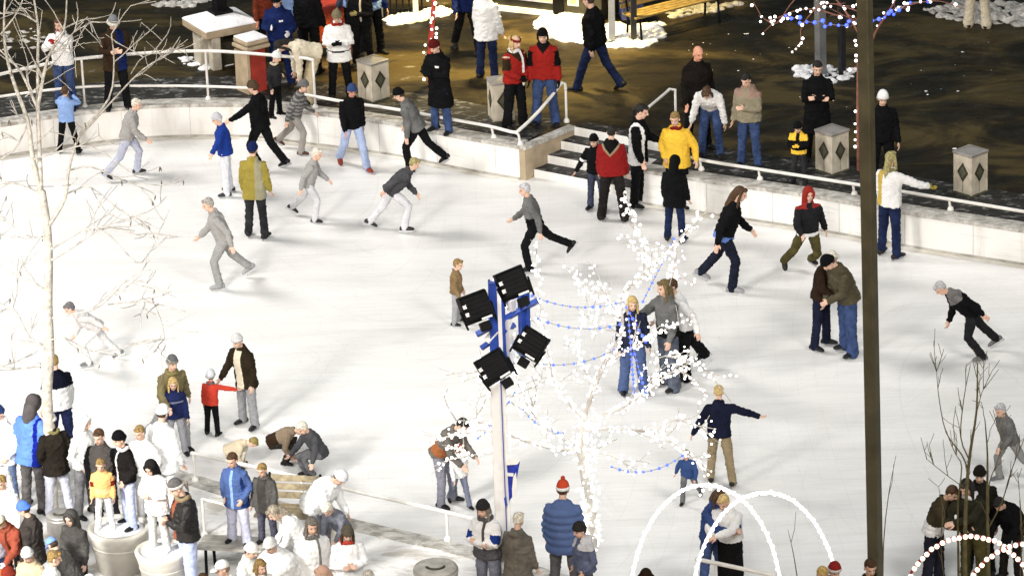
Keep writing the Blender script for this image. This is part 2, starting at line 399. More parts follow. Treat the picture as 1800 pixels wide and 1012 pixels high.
    setc(me, c + n * d[:, None])
    cc = centers(me); Lc = tl(cc); idx = np.zeros(len(cc), int); mats = [fabric(top, 'cloth' if topk == 'puffer' else topk)]
    ax = np.abs(Lc[:, 0])
    armd = {}
    for sd in (1, -1):
        shd, elb, wr, fa, lat = J[('arm', sd)]
        def segd(a_, b_):
            a_ = np.array(a_); b_ = np.array(b_); ab_ = b_ - a_; t = np.clip(((cc - a_) @ ab_) / (ab_ @ ab_), 0, 1); return np.linalg.norm(cc - (a_ + t[:, None] * ab_), axis=1), t
        d1, t1 = segd(shd, elb); d2, t2 = segd(elb, wr)
        armd[sd] = (np.minimum(d1, d2) < .095) & ((ax > .165) | (d2 < .08) | (d1 < .08) & (t1 > .3)); armd[(sd, 'u')] = t1 * (d1 < d2) + (1 + t2) * (d2 <= d1)
    arm = armd[1] | armd[-1]; torso = ~arm
    for p in pat:
        k = p[0]
        if k == 'legstripe': continue
        mats.append(fabric(p[1], 'cloth')); i = len(mats) - 1
        if k == 'yoke': idx[(Lc[:, 2] > (p[2] if len(p) > 2 else .33)) & (Lc[:, 2] < .60) & ((ax > .05) | (Lc[:, 1] > 0))] = i
        elif k == 'vyoke': idx[torso & (Lc[:, 2] > p[2] + ax * 1.1) & (Lc[:, 2] < .7)] = i
        elif k == 'vstripe': idx[torso & (Lc[:, 2] > p[2] + ax * 1.1) & (Lc[:, 2] < p[2] + .055 + ax * 1.1)] = i
        elif k == 'sleeves': idx[arm] = i
        elif k == 'lsleeve': idx[armd[1]] = i
        elif k == 'rsleeve': idx[armd[-1]] = i
        elif k == 'lower': idx[torso & (Lc[:, 2] < p[2])] = i
        elif k == 'band': idx[torso & (Lc[:, 2] > p[2]) & (Lc[:, 2] < p[3])] = i
        elif k == 'armband':
            for sd in (1, -1): idx[armd[sd] & (armd[(sd, 'u')] > p[2]) & (armd[(sd, 'u')] < p[3])] = i
        elif k == 'front': idx[torso & (ax < p[2]) & (Lc[:, 1] < -.03) & (Lc[:, 2] < .48)] = i
        elif k == 'left': idx[torso & (Lc[:, 0] > p[2])] = i
        elif k == 'right': idx[torso & (Lc[:, 0] < -p[2])] = i
        elif k == 'logo': idx[torso & (abs(Lc[:, 0] - .08) < .03) & (abs(Lc[:, 2] - .30) < .018) & (Lc[:, 1] < 0)] = i
        elif k == 'stripes': idx[(np.sin(Lc[:, 2] * 75) > .1)] = i
        elif k == 'collar': idx[(Lc[:, 2] > .455) & (ax < .13)] = i
    put(me, mats, idx, 'jacket')
    if skirt:
        b = MB(); b.loft([(0, .0, -.62, .20, .17), (0, 0, -.3, .19, .16), (0, 0, -.02, .165, .13), (0, 0, .05, .155, .12)], 18, Rx(q['lean'] * .1), pel)
        me = fuse(b, 'skirt', .02, 3); put(me, [fabric(skirt)], None, 'skirt')
    # ---- hair
    def dome(name, mt, rx, ry, ztop, zf, zb, y0=.012, bul=1.0, nz=7, rag=0.0, par=root, fringe=0):
        b = MB(); seg = 20; rs = []
        for k in range(nz):
            f = k / (nz - 1) * math.pi / 2 * .97; r = []
            for i in range(seg):
                a = 2 * math.pi * i / seg; x = math.cos(a); y = math.sin(a)
                t = (y + 1) / 2; zb_ = zf + (zb - zf) * t ** .8 + (rn.uniform(-rag, rag) if k == 0 else 0)
                rr = math.cos(f) ** .8; z = zb_ + (ztop - zb_) * math.sin(f)
                r.append(hp_(rx * x * rr, y0 + ry * y * rr, z))
            rs.append(r)
        b.rings(rs); me = b.mesh(name, [mt])
        me.materials.clear(); return put(me, [mt], None, name, par)
    hl_ = hair[1] if hair else None
    if hair and hl_ and not hood == 'up':
        hm = fabric(hair[0], 'hair')
        b = MB(); k_ = .006 if hat else .0
        b.ell((0, .026, .040 - k_), (.082 - k_, .090 - k_, .088 - k_), Mh * hs, hc, 14, 8)
        if hl_ == 'short': b.ell((0, .045, -.01), (.074, .062, .055), Mh * hs, hc)
        if not hat: b.ell((0, -.055, .085), (.062, .035, .028), Mh * hs, hc, 10, 5)
        if hl_ in ('long', 'bob'):
            Lh = .30 if hl_ == 'long' else .16
            b.tube([hp_(0, .05, .03), hp_(0, .075, -.06), hp_(0, .08, -.09) + T @ Vector((0, .02, -Lh * .4)), hp_(0, .06, -.09) + T @ Vector((0, .03, -Lh))], [.075, .078, .075, .05], 12, True, .62)
            for sd in (1, -1): b.tube([hp_(sd * .070, .0, .05), hp_(sd * .082, .0, -.05), hp_(sd * .085, .0, -.08) + T @ Vector((0, -.02, -Lh * .6))], [.022, .027, .018], 8)
        if hl_ == 'tail': b.tube([hp_(0, .09, .05), hp_(0, .14, 0), hp_(0, .12, -.14)], [.03, .035, .012], 8)
        me = fuse(b, 'hair', .011, 1)
        c = coords(me); n = np.empty(len(me.vertices) * 3); me.vertices.foreach_get('normal', n); n = n.reshape(-1, 3)
        hh = (c - np.array(hc)) @ np.array(Mh); d = np.sin(np.arctan2(hh[:, 1], hh[:, 0]) * 26 + hh[:, 2] * 30) * .0025
        setc(me, c + n * d[:, None]); put(me, [hm], None, 'hair')
    if hood == 'up':
        hm = fabric(top if not hat else hat[1], 'cloth'); b = MB()
        b.ell((0, .03, .03), (.105, .105, .118), Mh * hs, hc, 14, 9); b.tube([hp_(0, .06, -.03), tp(0, .06, .44)], [.10, .10], 12)
        ringp = [hp_(.078 * math.cos(a), -.05 - .012 * math.sin(a), .008 + .105 * math.sin(a)) for a in [math.radians(-60 + i * 30) for i in range(11)]]
        b.tube(ringp, .024, 8)
        # opening: nothing in front of the face
        me = fuse(b, 'hood', .013, 2)
        put(me, [hm], None, 'hood')
    if hat and hood != 'up':
        kind, hcx = hat[0], hat[1]
        if kind == 'beanie':
            d = dome('hat', fabric(hcx, 'knit'), .090, .106, .150, .052, .005)
            b = MB(); rs = []
            for (dz, gr) in ((-.012, 1.0), (-.006, 1.06), (.022, 1.07), (.030, 1.0)):
                rs.append([hp_(.090 * gr * math.cos(a), .012 + .106 * gr * math.sin(a), .052 - .047 * ((math.sin(a) + 1) / 2) ** .8 + dz) for a in [2 * math.pi * i / 20 for i in range(20)]])
            b.rings(rs); me = b.mesh('band', []); put(me, [fabric(hat[2] if len(hat) > 2 else hcx, 'knit')], None, 'band', d)
            if len(hat) > 3: 
                b = MB(); b.ell((0, .012, .165), (.032, .032, .03), Mh * hs, hc); me = b.mesh('pompom', []); put(me, [fabric(hat[3], 'knit')], None, 'pompom', d)
        elif kind == 'flap':
            d = dome('hat', fabric(hcx, 'knit'), .092, .108, .150, .050, .0)
            for sd in (1, -1):
              b = MB(); b.tube([hp_(sd * .082, .01, .03), hp_(sd * .084, .0, -.05), hp_(sd * .072, -.01, -.10)], [.03, .028, .012], 8, True, .6)
              me = b.mesh('ear_flap', []); put(me, [fabric(hat[2] if len(hat) > 2 else hcx, 'knit')], None, 'ear_flap', d)
        elif kind == 'cap':
            d = dome('hat', fabric(hcx, 'cloth'), .088, .104, .135, .050, .018)
            b = MB(); rs = [[hp_(.066 * math.cos(a) * k, -.085 + .085 * math.sin(a) * k * 1.1, .052 - dz - .02 * k) for a in [math.pi + math.pi * i / 9 for i in range(10)]] for (k, dz) in ((.9, .006), (1.0, 0), (.9, -.004))]
            b.rings(rs); me = b.mesh('brim', []); put(me, [fabric(hat[2] if len(hat) > 2 else hcx, 'cloth')], None, 'brim', d)
        elif kind == 'helmet':
            d = dome('helmet', mat('helmet_shell', hcx, .3), .098, .116, .158, .046, -.02)
            b = MB(); b.tube([hp_(.1 * math.cos(a), .012 + .118 * math.sin(a), .046 - .066 * ((math.sin(a) + 1) / 2)) for a in [2 * math.pi * i / 16 for i in range(17)]], .008, 6, False)
            me = b.mesh('rim', []); put(me, [M['metal']], None, 'rim', d)
        elif kind == 'band':
            b = MB(); rs = []
            for (z, g) in ((.030, .99), (.035, 1.04), (.07, 1.04), (.078, .98)):
                rs.append([hp_(.086 * g * math.cos(a), .012 + .100 * g * math.sin(a), z) for a in [2 * math.pi * i / 20 for i in range(20)]])
            b.rings(rs, False); me = b.mesh('headband', []); put(me, [fabric(hcx, 'knit')], None, 'headband')
        elif kind == 'fur':
            d = dome('hat', fabric(hcx, 'knit'), .088, .102, .155, .06, .03)
            b = MB(); b.tube([hp_(.088 * math.cos(a), .005 + .104 * math.sin(a), .0 + .045 * (1 - math.sin(a)) / 2) for a in [2 * math.pi * i / 16 for i in range(17)]], .030, 8, False)
            me = fuse(b, 'fur_trim', .012, 1); c = coords(me); c += np.random.RandomState(3).uniform(-.005, .005, c.shape); setc(me, c); put(me, [fabric(hat[2], 'knit')], None, 'fur_trim', d)
    if scarf:
        b = MB(); ringp = [tp(.085 * math.cos(a), -.005 + .085 * math.sin(a), .485 + .015 * math.sin(a * 3)) for a in [2 * math.pi * i / 14 for i in range(15)]]
        b.tube(ringp, .034, 8, False)
        if len(scarf) > 1: b.tube([tp(.05, -.10, .47), tp(.055, -.165, .36), tp(.06, -.175, .2), tp(.065, -.175, scarf[1])], [.035, .036, .038, .036], 8, True, .45)
        me = fuse(b, 'scarf', .013, 1); put(me, [fabric(scarf[0], 'knit')], None, 'scarf')
    if extra: extra(root, J, tp, hp_, s, off, put)
    return root
# ================================================================ setting
def nodes(mt): return mt.node_tree.nodes, mt.node_tree.links
def N(nt, t, **k):
    n = nt.nodes.new(t)
    for a, b in k.items():
        if a in n.inputs: n.inputs[a].default_value = b
        else: setattr(n, a, b)
    return n
def ramp(nt, fac, stops):
    r = nt.nodes.new('ShaderNodeValToRGB'); e = r.color_ramp.elements
    while len(e) < len(stops): e.new(.5)
    for i, (p, c) in enumerate(stops): e[i].position = p; e[i].color = (*c, 1) if len(c) == 3 else c
    nt.links.new(fac, r.inputs['Fac']); return r
def mk_ice():
    mt = mat('ice', (.8, .8, .8), .35); nt = mt.node_tree; b = nt.nodes['Principled BSDF']; L = nt.links
    tc = N(nt, 'ShaderNodeTexCoord')
    mp = N(nt, 'ShaderNodeMapping'); mp.inputs['Scale'].default_value = (.10, .55, 1); L.new(tc.outputs['Object'], mp.inputs['Vector'])
    n1 = N(nt, 'ShaderNodeTexNoise', Scale=2.2, Detail=6.0, Roughness=.6, Distortion=.8); L.new(mp.outputs['Vector'], n1.inputs['Vector'])
    mp2 = N(nt, 'ShaderNodeMapping'); mp2.inputs['Scale'].default_value = (.5, 7, 1); mp2.inputs['Rotation'].default_value = (0, 0, .06); L.new(tc.outputs['Object'], mp2.inputs['Vector'])
    n2 = N(nt, 'ShaderNodeTexNoise', Scale=2.0, Detail=7.0, Roughness=.65, Distortion=1.4); L.new(mp2.outputs['Vector'], n2.inputs['Vector'])
    mp3 = N(nt, 'ShaderNodeMapping'); mp3.inputs['Scale'].default_value = (7, .7, 1); mp3.inputs['Rotation'].default_value = (0, 0, 1.1); L.new(tc.outputs['Object'], mp3.inputs['Vector'])
    n3 = N(nt, 'ShaderNodeTexNoise', Scale=2.4, Detail=7.0, Roughness=.7, Distortion=2.0); L.new(mp3.outputs['Vector'], n3.inputs['Vector'])
    r1 = ramp(nt, n1.outputs['Fac'], [(.30, (.70, .69, .675)), (.48, (.78, .77, .755)), (.66, (.83, .82, .81))])
    r2 = ramp(nt, n2.outputs['Fac'], [(.3, (.90, .90, .905)), (.55, (1, 1, 1))])
    r3 = ramp(nt, n3.outputs['Fac'], [(.30, (.90, .90, .91)), (.40, (1, 1, 1)), (.62, (1, 1, 1)), (.70, (1.04, 1.04, 1.04))])
    m1 = N(nt, 'ShaderNodeMix', data_type='RGBA', blend_type='MULTIPLY'); m1.inputs['Factor'].default_value = 1
    L.new(r1.outputs['Color'], m1.inputs['A']); L.new(r2.outputs['Color'], m1.inputs['B'])
    m2 = N(nt, 'ShaderNodeMix', data_type='RGBA', blend_type='MULTIPLY'); m2.inputs['Factor'].default_value = 1
    L.new(m1.outputs['Result'], m2.inputs['A']); L.new(r3.outputs['Color'], m2.inputs['B'])
    prev = m2.outputs['Result']
    mk = N(nt, 'ShaderNodeTexNoise', Scale=.9, Detail=3.0); L.new(tc.outputs['Object'], mk.inputs['Vector'])
    for i, (sx, sy, rot, sc, mul, wd_, f) in enumerate(((1, .35, .2, .16, 34, .07, .93), (.35, 1, -.3, .20, 30, .07, .94), (1, .5, .9, .13, 50, .08, .95), (.5, 1, .5, .22, 26, .06, 1.04), (1, .4, -.7, .10, 60, .07, .93))):
        mp4 = N(nt, 'ShaderNodeMapping'); mp4.inputs['Scale'].default_value = (sx, sy, 1); mp4.inputs['Rotation'].default_value = (0, 0, rot); mp4.inputs['Location'].default_value = (i * 7.3, i * 3.1, i); L.new(tc.outputs['Object'], mp4.inputs['Vector'])
        nn = N(nt, 'ShaderNodeTexNoise', Scale=sc, Detail=0.0, Distortion=.1); L.new(mp4.outputs['Vector'], nn.inputs['Vector'])
        s1 = N(nt, 'ShaderNodeMath', operation='MULTIPLY'); s1.inputs[1].default_value = mul; L.new(nn.outputs['Fac'], s1.inputs[0])
        s2 = N(nt, 'ShaderNodeMath', operation='FRACT'); L.new(s1.outputs[0], s2.inputs[0])
        r_ = ramp(nt, s2.outputs[0], [(0, (1, 1, 1)), (wd_ * .5, (f, f, f)), (wd_, (1, 1, 1))])
        mo = N(nt, 'ShaderNodeMath', operation='ADD'); mo.inputs[1].default_value = i * .04 - .08; L.new(mk.outputs['Fac'], mo.inputs[0])
        rk = ramp(nt, mo.outputs[0], [(.44, (0, 0, 0)), (.56, (1, 1, 1))])
        mm = N(nt, 'ShaderNodeMix', data_type='RGBA', blend_type='MULTIPLY'); L.new(rk.outputs['Color'], mm.inputs['Factor'])
        L.new(prev, mm.inputs['A']); L.new(r_.outputs['Color'], mm.inputs['B']); prev = mm.outputs['Result']
    L.new(prev, b.inputs['Base Color'])
    rr = N(nt, 'ShaderNodeMapRange'); rr.inputs['To Min'].default_value = .2; rr.inputs['To Max'].default_value = .5; L.new(n2.outputs['Fac'], rr.inputs['Value']); L.new(rr.outputs['Result'], b.inputs['Roughness'])
    bp = N(nt, 'ShaderNodeBump', Strength=.12, Distance=.01); L.new(n3.outputs['Fac'], bp.inputs['Height']); L.new(bp.outputs['Normal'], b.inputs['Normal'])
    return mt
def mk_plaza():
    mt = mat('wet_asphalt', (.05, .05, .04), .35, spec=.22); nt = mt.node_tree; b = nt.nodes['Principled BSDF']; L = nt.links
    tc = N(nt, 'ShaderNodeTexCoord'); mp = N(nt, 'ShaderNodeMapping'); mp.inputs['Scale'].default_value = (.55, .9, 1); L.new(tc.outputs['Object'], mp.inputs['Vector'])
    n1 = N(nt, 'ShaderNodeTexNoise', Scale=.8, Detail=8.0, Roughness=.62, Distortion=.6); L.new(mp.outputs['Vector'], n1.inputs['Vector'])
    n2 = N(nt, 'ShaderNodeTexNoise', Scale=3.2, Detail=9.0, Roughness=.7, Distortion=.4); L.new(mp.outputs['Vector'], n2.inputs['Vector'])
    r1 = ramp(nt, n1.outputs['Fac'], [(.39, (.0035, .0025, .0015)), (.50, (.018, .0125, .0048)), (.60, (.072, .051, .017))])
    sm = N(nt, 'ShaderNodeMath', operation='MULTIPLY'); L.new(n1.outputs['Fac'], sm.inputs[0]); L.new(n2.outputs['Fac'], sm.inputs[1])
    r2 = ramp(nt, sm.outputs[0], [(.375, (0, 0, 0)), (.42, (1, 1, 1))])
    mx = N(nt, 'ShaderNodeMix', data_type='RGBA'); L.new(r2.outputs['Color'], mx.inputs['Factor']); L.new(r1.outputs['Color'], mx.inputs['A']); mx.inputs['B'].default_value = (.20, .19, .17, 1)
    L.new(mx.outputs['Result'], b.inputs['Base Color'])
    rr = ramp(nt, n2.outputs['Fac'], [(.35, (.34,) * 3), (.65, (.75,) * 3)]); L.new(rr.outputs['Color'], b.inputs['Roughness'])
    bp = N(nt, 'ShaderNodeBump', Strength=.5, Distance=.03); L.new(n2.outputs['Fac'], bp.inputs['Height']); L.new(bp.outputs['Normal'], b.inputs['Normal'])
    return mt
def mk_slush(name, lo, hi, p0=.46, p1=.56, sc=3.0):
    mt = mat(name, (.3, .3, .3), .6); nt = mt.node_tree; b = nt.nodes['Principled BSDF']; L = nt.links
    tc = N(nt, 'ShaderNodeTexCoord'); mp = N(nt, 'ShaderNodeMapping'); mp.inputs['Scale'].default_value = (1, 1.7, 1); L.new(tc.outputs['Object'], mp.inputs['Vector'])
    n2 = N(nt, 'ShaderNodeTexNoise', Scale=sc, Detail=9.0, Roughness=.68, Distortion=.5); L.new(mp.outputs['Vector'], n2.inputs['Vector'])
    r = ramp(nt, n2.outputs['Fac'], [(p0, lo), (p1, hi)]); L.new(r.outputs['Color'], b.inputs['Base Color'])
    bp = N(nt, 'ShaderNodeBump', Strength=.8, Distance=.05); L.new(n2.outputs['Fac'], bp.inputs['Height']); L.new(bp.outputs['Normal'], b.inputs['Normal'])
    return mt
def mk_wall():
    mt = mat('scuffed_white_wall', (.8, .8, .77), .5); nt = mt.node_tree; b = nt.nodes['Principled BSDF']; L = nt.links
    tc = N(nt, 'ShaderNodeTexCoord'); prev = None
    for sc3, sc, st in (((3, 3, .45), 1.6, [(.30, (.72, .70, .65)), (.48, (.85, .84, .82))]), ((.7, .7, 9), 1.3, [(.33, (.88, .88, .88)), (.43, (1, 1, 1))]), ((.6, .6, .6), 1.0, [(.35, (.86, .85, .83)), (.6, (1, 1, 1))])):
        mp = N(nt, 'ShaderNodeMapping'); mp.inputs['Scale'].default_value = sc3; L.new(tc.outputs['Object'], mp.inputs['Vector'])
        n = N(nt, 'ShaderNodeTexNoise', Scale=sc, Detail=6.0, Roughness=.6); L.new(mp.outputs['Vector'], n.inputs['Vector']); r = ramp(nt, n.outputs['Fac'], st)
        if prev is None: prev = r.outputs['Color']
        else:
            mm = N(nt, 'ShaderNodeMix', data_type='RGBA', blend_type='MULTIPLY'); mm.inputs['Factor'].default_value = 1; L.new(prev, mm.inputs['A']); L.new(r.outputs['Color'], mm.inputs['B']); prev = mm.outputs['Result']
    L.new(prev, b.inputs['Base Color']); return mt
M['wall'] = mk_wall()
ICE = mk_ice(); PLAZA = mk_plaza(); SLUSH = mk_slush('slushy_edge', (.010, .009, .008), (.34, .33, .32), .53, .70, 5.5)
NEARP = mk_slush('snowy_paving', (.48, .45, .40), (.78, .77, .76), .36, .50, 1.6)
CAPM = mk_slush('wall_cap_stone', (.30, .28, .25), (.62, .60, .56), .4, .6, 5.0)
def sheet(name, pts, mt, z=None):
    b = MB(); b.add([(p[0], p[1], p[2] if z is None else z) for p in pts], [tuple(range(len(pts)))])
    return tag(b.build(name, mt, smooth=False), kind='structure')
def smoothline(pts, n=6):
    out = []; P = [Vector(p) for p in pts]; P = [P[0] * 2 - P[1]] + P + [P[-1] * 2 - P[-2]]
    for i in range(1, len(P) - 2):
        a, b, c, d = P[i - 1:i + 3]
        for k in range(n):
            t = k / n; out.append(.5 * ((2 * b) + (c - a) * t + (2 * a - 5 * b + 4 * c - d) * t * t + (3 * b - a - 3 * c + d) * t ** 3))
    out.append(P[-2]); return out
# ice sheet: the whole ground to the horizon lies a little under it
sheet('ground', [(-900, -300, -.02), (900, -300, -.02), (900, 1500, -.02), (-900, 1500, -.02)], mat('dark_ground', (.03, .028, .02), .8, noise=.3))
# far wall top edge in photo pixels
farL = [at(x, y, H) for x, y in ((-260, 262), (-120, 236), (0, 219), (100, 203), (215, 190), (300, 184.5), (430, 184), (530, 195), (690, 216), (800, 238), (912, 257))]
farL = smoothline(farL, 5)
farR = [at(1128, 299, H), at(1265, 320, H), at(1440, 345, H), at(1620, 377, H), at(1800, 404, H), at(2300, 484, H)]
nearE = smoothline([at(x, y, H) for x, y in ((-500, 690), (-200, 712), (0, 745), (200, 795), (350, 838), (500, 884), (640, 918), (850, 968), (1100, 1045), (1400, 1130), (1900, 1270))], 5)
sheet('ice_rink', [(-60, -45, 0), (60, -45, 0), (60, 40, 0), (-60, 40, 0)], ICE)
P0 = at(912, 257, H); P1 = at(998, 221, H); Q0 = farR[0]; bk = P1 - P0; Q1 = Q0 + bk
far = [Vector((-300, farL[0].y, H))] + farL + [P1, Q1] + farR + [Vector((300, farR[-1].y - 40, H)), Vector((900, 1500, H)), Vector((-900, 1500, H))]
def polysheet(name, pts, mt, kind='structure'):
    import bmesh
    bm = bmesh.new(); vs = [bm.verts.new(p) for p in pts]; f = bm.faces.new(vs); bmesh.ops.triangulate(bm, faces=[f]); 
    bmesh.ops.recalc_face_normals(bm, faces=bm.faces)
    for f in bm.faces:
        if f.normal.z < 0: f.normal_flip()
    me = bpy.data.meshes.new(name); bm.to_mesh(me); bm.free(); me.materials.append(mt)
    o = bpy.data.objects.new(name, me); COL.objects.link(o); return tag(o, kind=kind)
polysheet('plaza', far, PLAZA)
polysheet('near_plaza', nearE + [Vector((60, -60, H)), Vector((-60, -60, H))], NEARP)
def strip(line, w, z, name, mt, back=1):
    a = []; b_ = []
    for i, p in enumerate(line):
        t = (line[min(i + 1, len(line) - 1)] - line[max(i - 1, 0)]).normalized(); nrm = Vector((-t.y, t.x, 0)) * back
        a.append(Vector((p.x, p.y, z))); b_.append(Vector((p.x, p.y, z)) + nrm * w)
    m_ = MB(); n = len(a); m_.add([tuple(v) for v in a + b_], [(i, i + 1, n + i + 1, n + i) for i in range(n - 1)])
    return tag(m_.build(name, mt, smooth=False), kind='structure')
offL = [Vector((p.x, p.y, H)) for p in farL]
strip(farL, 1.5, H + .004, 'slush_strip', SLUSH); strip(farR, 1.5, H + .004, 'slush_strip', SLUSH)
EDGE = mk_slush('dirty_ice_edge', (.60, .55, .47), (.78, .76, .72), .42, .60, 1.8)
strip([Vector((p.x, p.y, 0)) for p in nearE], .75, .004, 'dirty_ice_edge', EDGE)
strip([Vector((p.x, p.y, 0)) for p in farL], -.16, .004, 'wall_foot_shade', EDGE); strip([Vector((p.x, p.y, 0)) for p in farR], -.16, .004, 'wall_foot_shade', EDGE)  # strip in dirty ice colours stands for grey shading at the wall foot
def wall(line, name, label, back=1, w=.30, cap=True, top=H):
    root = empty(name, (line[len(line) // 2].x, line[len(line) // 2].y, 0)); o = root.location
    fr = []; bkp = []
    for i, p in enumerate(line):
        t = (line[min(i + 1, len(line) - 1)] - line[max(i - 1, 0)]).normalized(); nr = Vector((-t.y, t.x, 0)) * back
        fr.append(p); bkp.append(p + nr * w)
    b = MB(); rs = []
    for f, k in zip(fr, bkp):
        rs.append([(f.x - o.x, f.y - o.y, -.01), (f.x - o.x, f.y - o.y, top - .05), (k.x - o.x, k.y - o.y, top - .05), (k.x - o.x, k.y - o.y, -.01)])
    b.rings(rs); b.build('wall_face', M['wall'], root, smooth=False)
    b = MB(); rs = []
    for i, (f, k) in enumerate(zip(fr, bkp)):
        d = (f - k).normalized() * .018; f2 = f + d
        rs.append([(f2.x - o.x, f2.y - o.y, top - .049), (f2.x - o.x, f2.y - o.y, top + .012), (k.x - o.x, k.y - o.y, top + .014), (k.x - o.x, k.y - o.y, top - .049)])
    b.rings(rs); b.build('cap', CAPM, root, smooth=False)
    # dark rubber kick strip where the wall meets the ice
    b = MB(); rs = []
    for f, k in zip(fr, bkp):
        d = (f - k).normalized() * .02; f2 = f + d
        rs.append([(f2.x - o.x, f2.y - o.y, .0), (f2.x - o.x, f2.y - o.y, .035), (f.x - o.x, f.y - o.y, .037), (f.x - o.x, f.y - o.y, .0)])
    b.rings(rs); b.build('kick_strip', M['conc'], root, smooth=False)
    # panel joints
    L_ = 0; nxt = 1.2; b = MB(); 
    for i in range(len(line) - 1):
        seg = line[i + 1] - line[i]; sl = seg.length
        while nxt < L_ + sl:
            p = line[i] + seg * ((nxt - L_) / sl); t = seg.normalized(); nr = Vector((-t.y, t.x, 0)) * back
            b.box((p.x - o.x - nr.x * .001, p.y - o.y - nr.y * .001, .29), (.006, .006, .5), math.atan2(t.y, t.x)); nxt += 1.2
        L_ += sl
    b.build('panel_joint', M['conc'], root, smooth=False)
    return tag(root, label, 'wall', 'low white walls round the rink')
wall(farL, 'rink_wall', 'long curved low white wall on the far left side of the rink')
wall(farR, 'rink_wall', 'straight low white wall on the far right side of the rink')
wall(nearE, 'rink_wall', 'near side rink wall topped by the pale kerb in front of the crowd', back=-1)
# steps
st = empty('steps', (P0.x, P0.y, 0)); o = st.location
ts = [.16, .44, .72, 1.0]; wd = Q0 - P0
for k, t in enumerate(ts):
    z1 = .15 * (k + 1); a = P0 + bk * t; c = a + wd; nt_ = ts[k + 1] if k < 3 else 1.25
    d = P0 + bk * nt_; e = d + wd; tn = wd.normalized(); inn = tn * .13
    a, d = a + inn, d + inn
    b = MB(); b.cur = 0
    vs = [(p.x - o.x, p.y - o.y, z) for z in (0.0 if k == 0 else z1 - .15 - .0, z1 + (.004 if k == 3 else 0)) for p in (a, c, e, d)]
    b.add(vs, [(3, 2, 1, 0), (0, 1, 5, 4), (1, 2, 6, 5), (2, 3, 7, 6), (3, 0, 4, 7)]); b.cur = 1; b.add(vs[4:], [(0, 1, 2, 3)])
    s_ = b.build('step', [M['wall'], SLUSH], st, smooth=False)
# cheek wall left
def cheek(pa, name):
    tn = wd.normalized() * .12; q = [pa, pa + tn, pa + tn + bk * 1.02, pa + bk * 1.02]
    b = MB(); b.add([(p.x - o.x, p.y - o.y, z) for z in (0.0, H - .052) for p in q], [(3, 2, 1, 0), (4, 5, 6, 7), (0, 1, 5, 4), (1, 2, 6, 5), (2, 3, 7, 6), (3, 0, 4, 7)])
    b.build(name, M['tan'], st, smooth=False)
    b = MB(); e = wd.normalized() * .02; q = [pa , pa + tn + e, pa + tn + e + bk * 1.02, pa + bk * 1.02]
    b.add([(p.x - o.x, p.y - o.y, z) for z in (H - .05, H + .016) for p in q], [(3, 2, 1, 0), (4, 5, 6, 7), (0, 1, 5, 4), (1, 2, 6, 5), (2, 3, 7, 6), (3, 0, 4, 7)])
    b.build('cheek_cap', CAPM, st, smooth=False)
cheek(P0, 'cheek_wall'); 
tag(st, 'four white risers with dark slushy treads leading down from the plaza to the ice', 'steps')
# ---------------------------------------------------------------- rails
def rail_obj(label, bars, posts, r=.026, group='white metal rails round the rink'):
    b0 = bars[0][1][0]; root = empty('railing', (b0[0], b0[1], H)); o = root.location
    for nm, pts, rr in bars:
        b = MB(); b.tube([Vector(p) - o for p in pts], rr or r, 8); b.build(nm, M['rail'], root)
    for pts in posts:
        b = MB(); b.tube([Vector(p) - o for p in pts], r * .85, 8); f = Vector(pts[-1]) - o
        b.tube([(f.x, f.y, f.z), (f.x, f.y, f.z + .02)], .055, 10); b.build('post', M['rail'], root)
    tag(root, label, 'railing', group); return root
top = smoothline([at(x, y, H + .9) for x, y in ((-60, 150), (0, 131), (100, 109), (143, 103), (270, 92.5), (361, 90), (425, 93), (520, 101))], 5)
top2 = top + [at(540, 103, H + .9), at(550, 106, H + .88)]
mid = smoothline([at(x, y, H + .40) for x, y in ((-60, 185), (0, 170), (143, 153), (270, 151), (361, 152), (445, 155))], 5)
posts = []
for x, y in ((-10, 131), (143, 103), (361, 90)):
    p = at(x, y, H + .9); posts.append([p, Vector((p.x, p.y, H))])
p = at(550, 106, H + .88); posts.append([p, Vector((p.x, p.y, H))])
rail_obj('tall curved white two bar railing with round posts on the far left plaza edge', [('top_rail', top2, .030), ('middle_rail', mid, .024)], posts)
LR = .22
low = smoothline([at(x, y, H + LR) for x, y in ((528, 165), (605, 179), (700, 193), (800, 211), (860, 222), (895, 231), (908, 233))], 4)
hr = [at(908, 233, H + LR), at(918, 229, H + LR + .02)] + [at(925, 222, H + .30), at(955, 190, H + .62), at(985, 155, H + .92), at(991, 148, H + .94)]
# handrail climbs back along the cheek wall
e0 = at(908, 233, H + LR); hand_pts = [e0]
a_ = P0 + bk * .15 + Vector((0, 0, LR + .03)); b2 = at(990, 215, H); top_h = Vector((b2.x, b2.y, H + .72))
hand_pts = [e0 + (top_h - e0) * t + Vector((0, 0, -.06 * math.sin(math.pi * t))) for t in (0, .25, .5, .75, 1)]
hand_pts += [top_h + Vector((.05, .02, -.03)), Vector((b2.x + .06, b2.y, H + .6))]
posts = []
for x, y in ((605, 179), (705, 194), (858, 221), (905, 233)):
    p = at(x, y, H + LR); posts.append([p, p + Vector((.06, -.02, -.03)), Vector((p.x + .09, p.y - .02, H))])
posts.append([Vector((b2.x + .06, b2.y, H + .62)), Vector((b2.x + .06, b2.y, H))])
rail_obj('low white rail that sweeps up into a handrail left of the steps', [('low_rail', low, .03), ('handrail', hand_pts, .03)], posts)
g0 = at(1118, 232, H); g1 = at(1188, 205, H)
gp = [Vector((g0.x, g0.y, H + .25)), Vector((g0.x, g0.y, H + .25)).lerp(Vector((g1.x, g1.y, H + .5)), .75) + Vector((0, 0, .05)), Vector((g1.x - .1, g1.y, H + .5)), Vector((g1.x, g1.y, H + .48))]
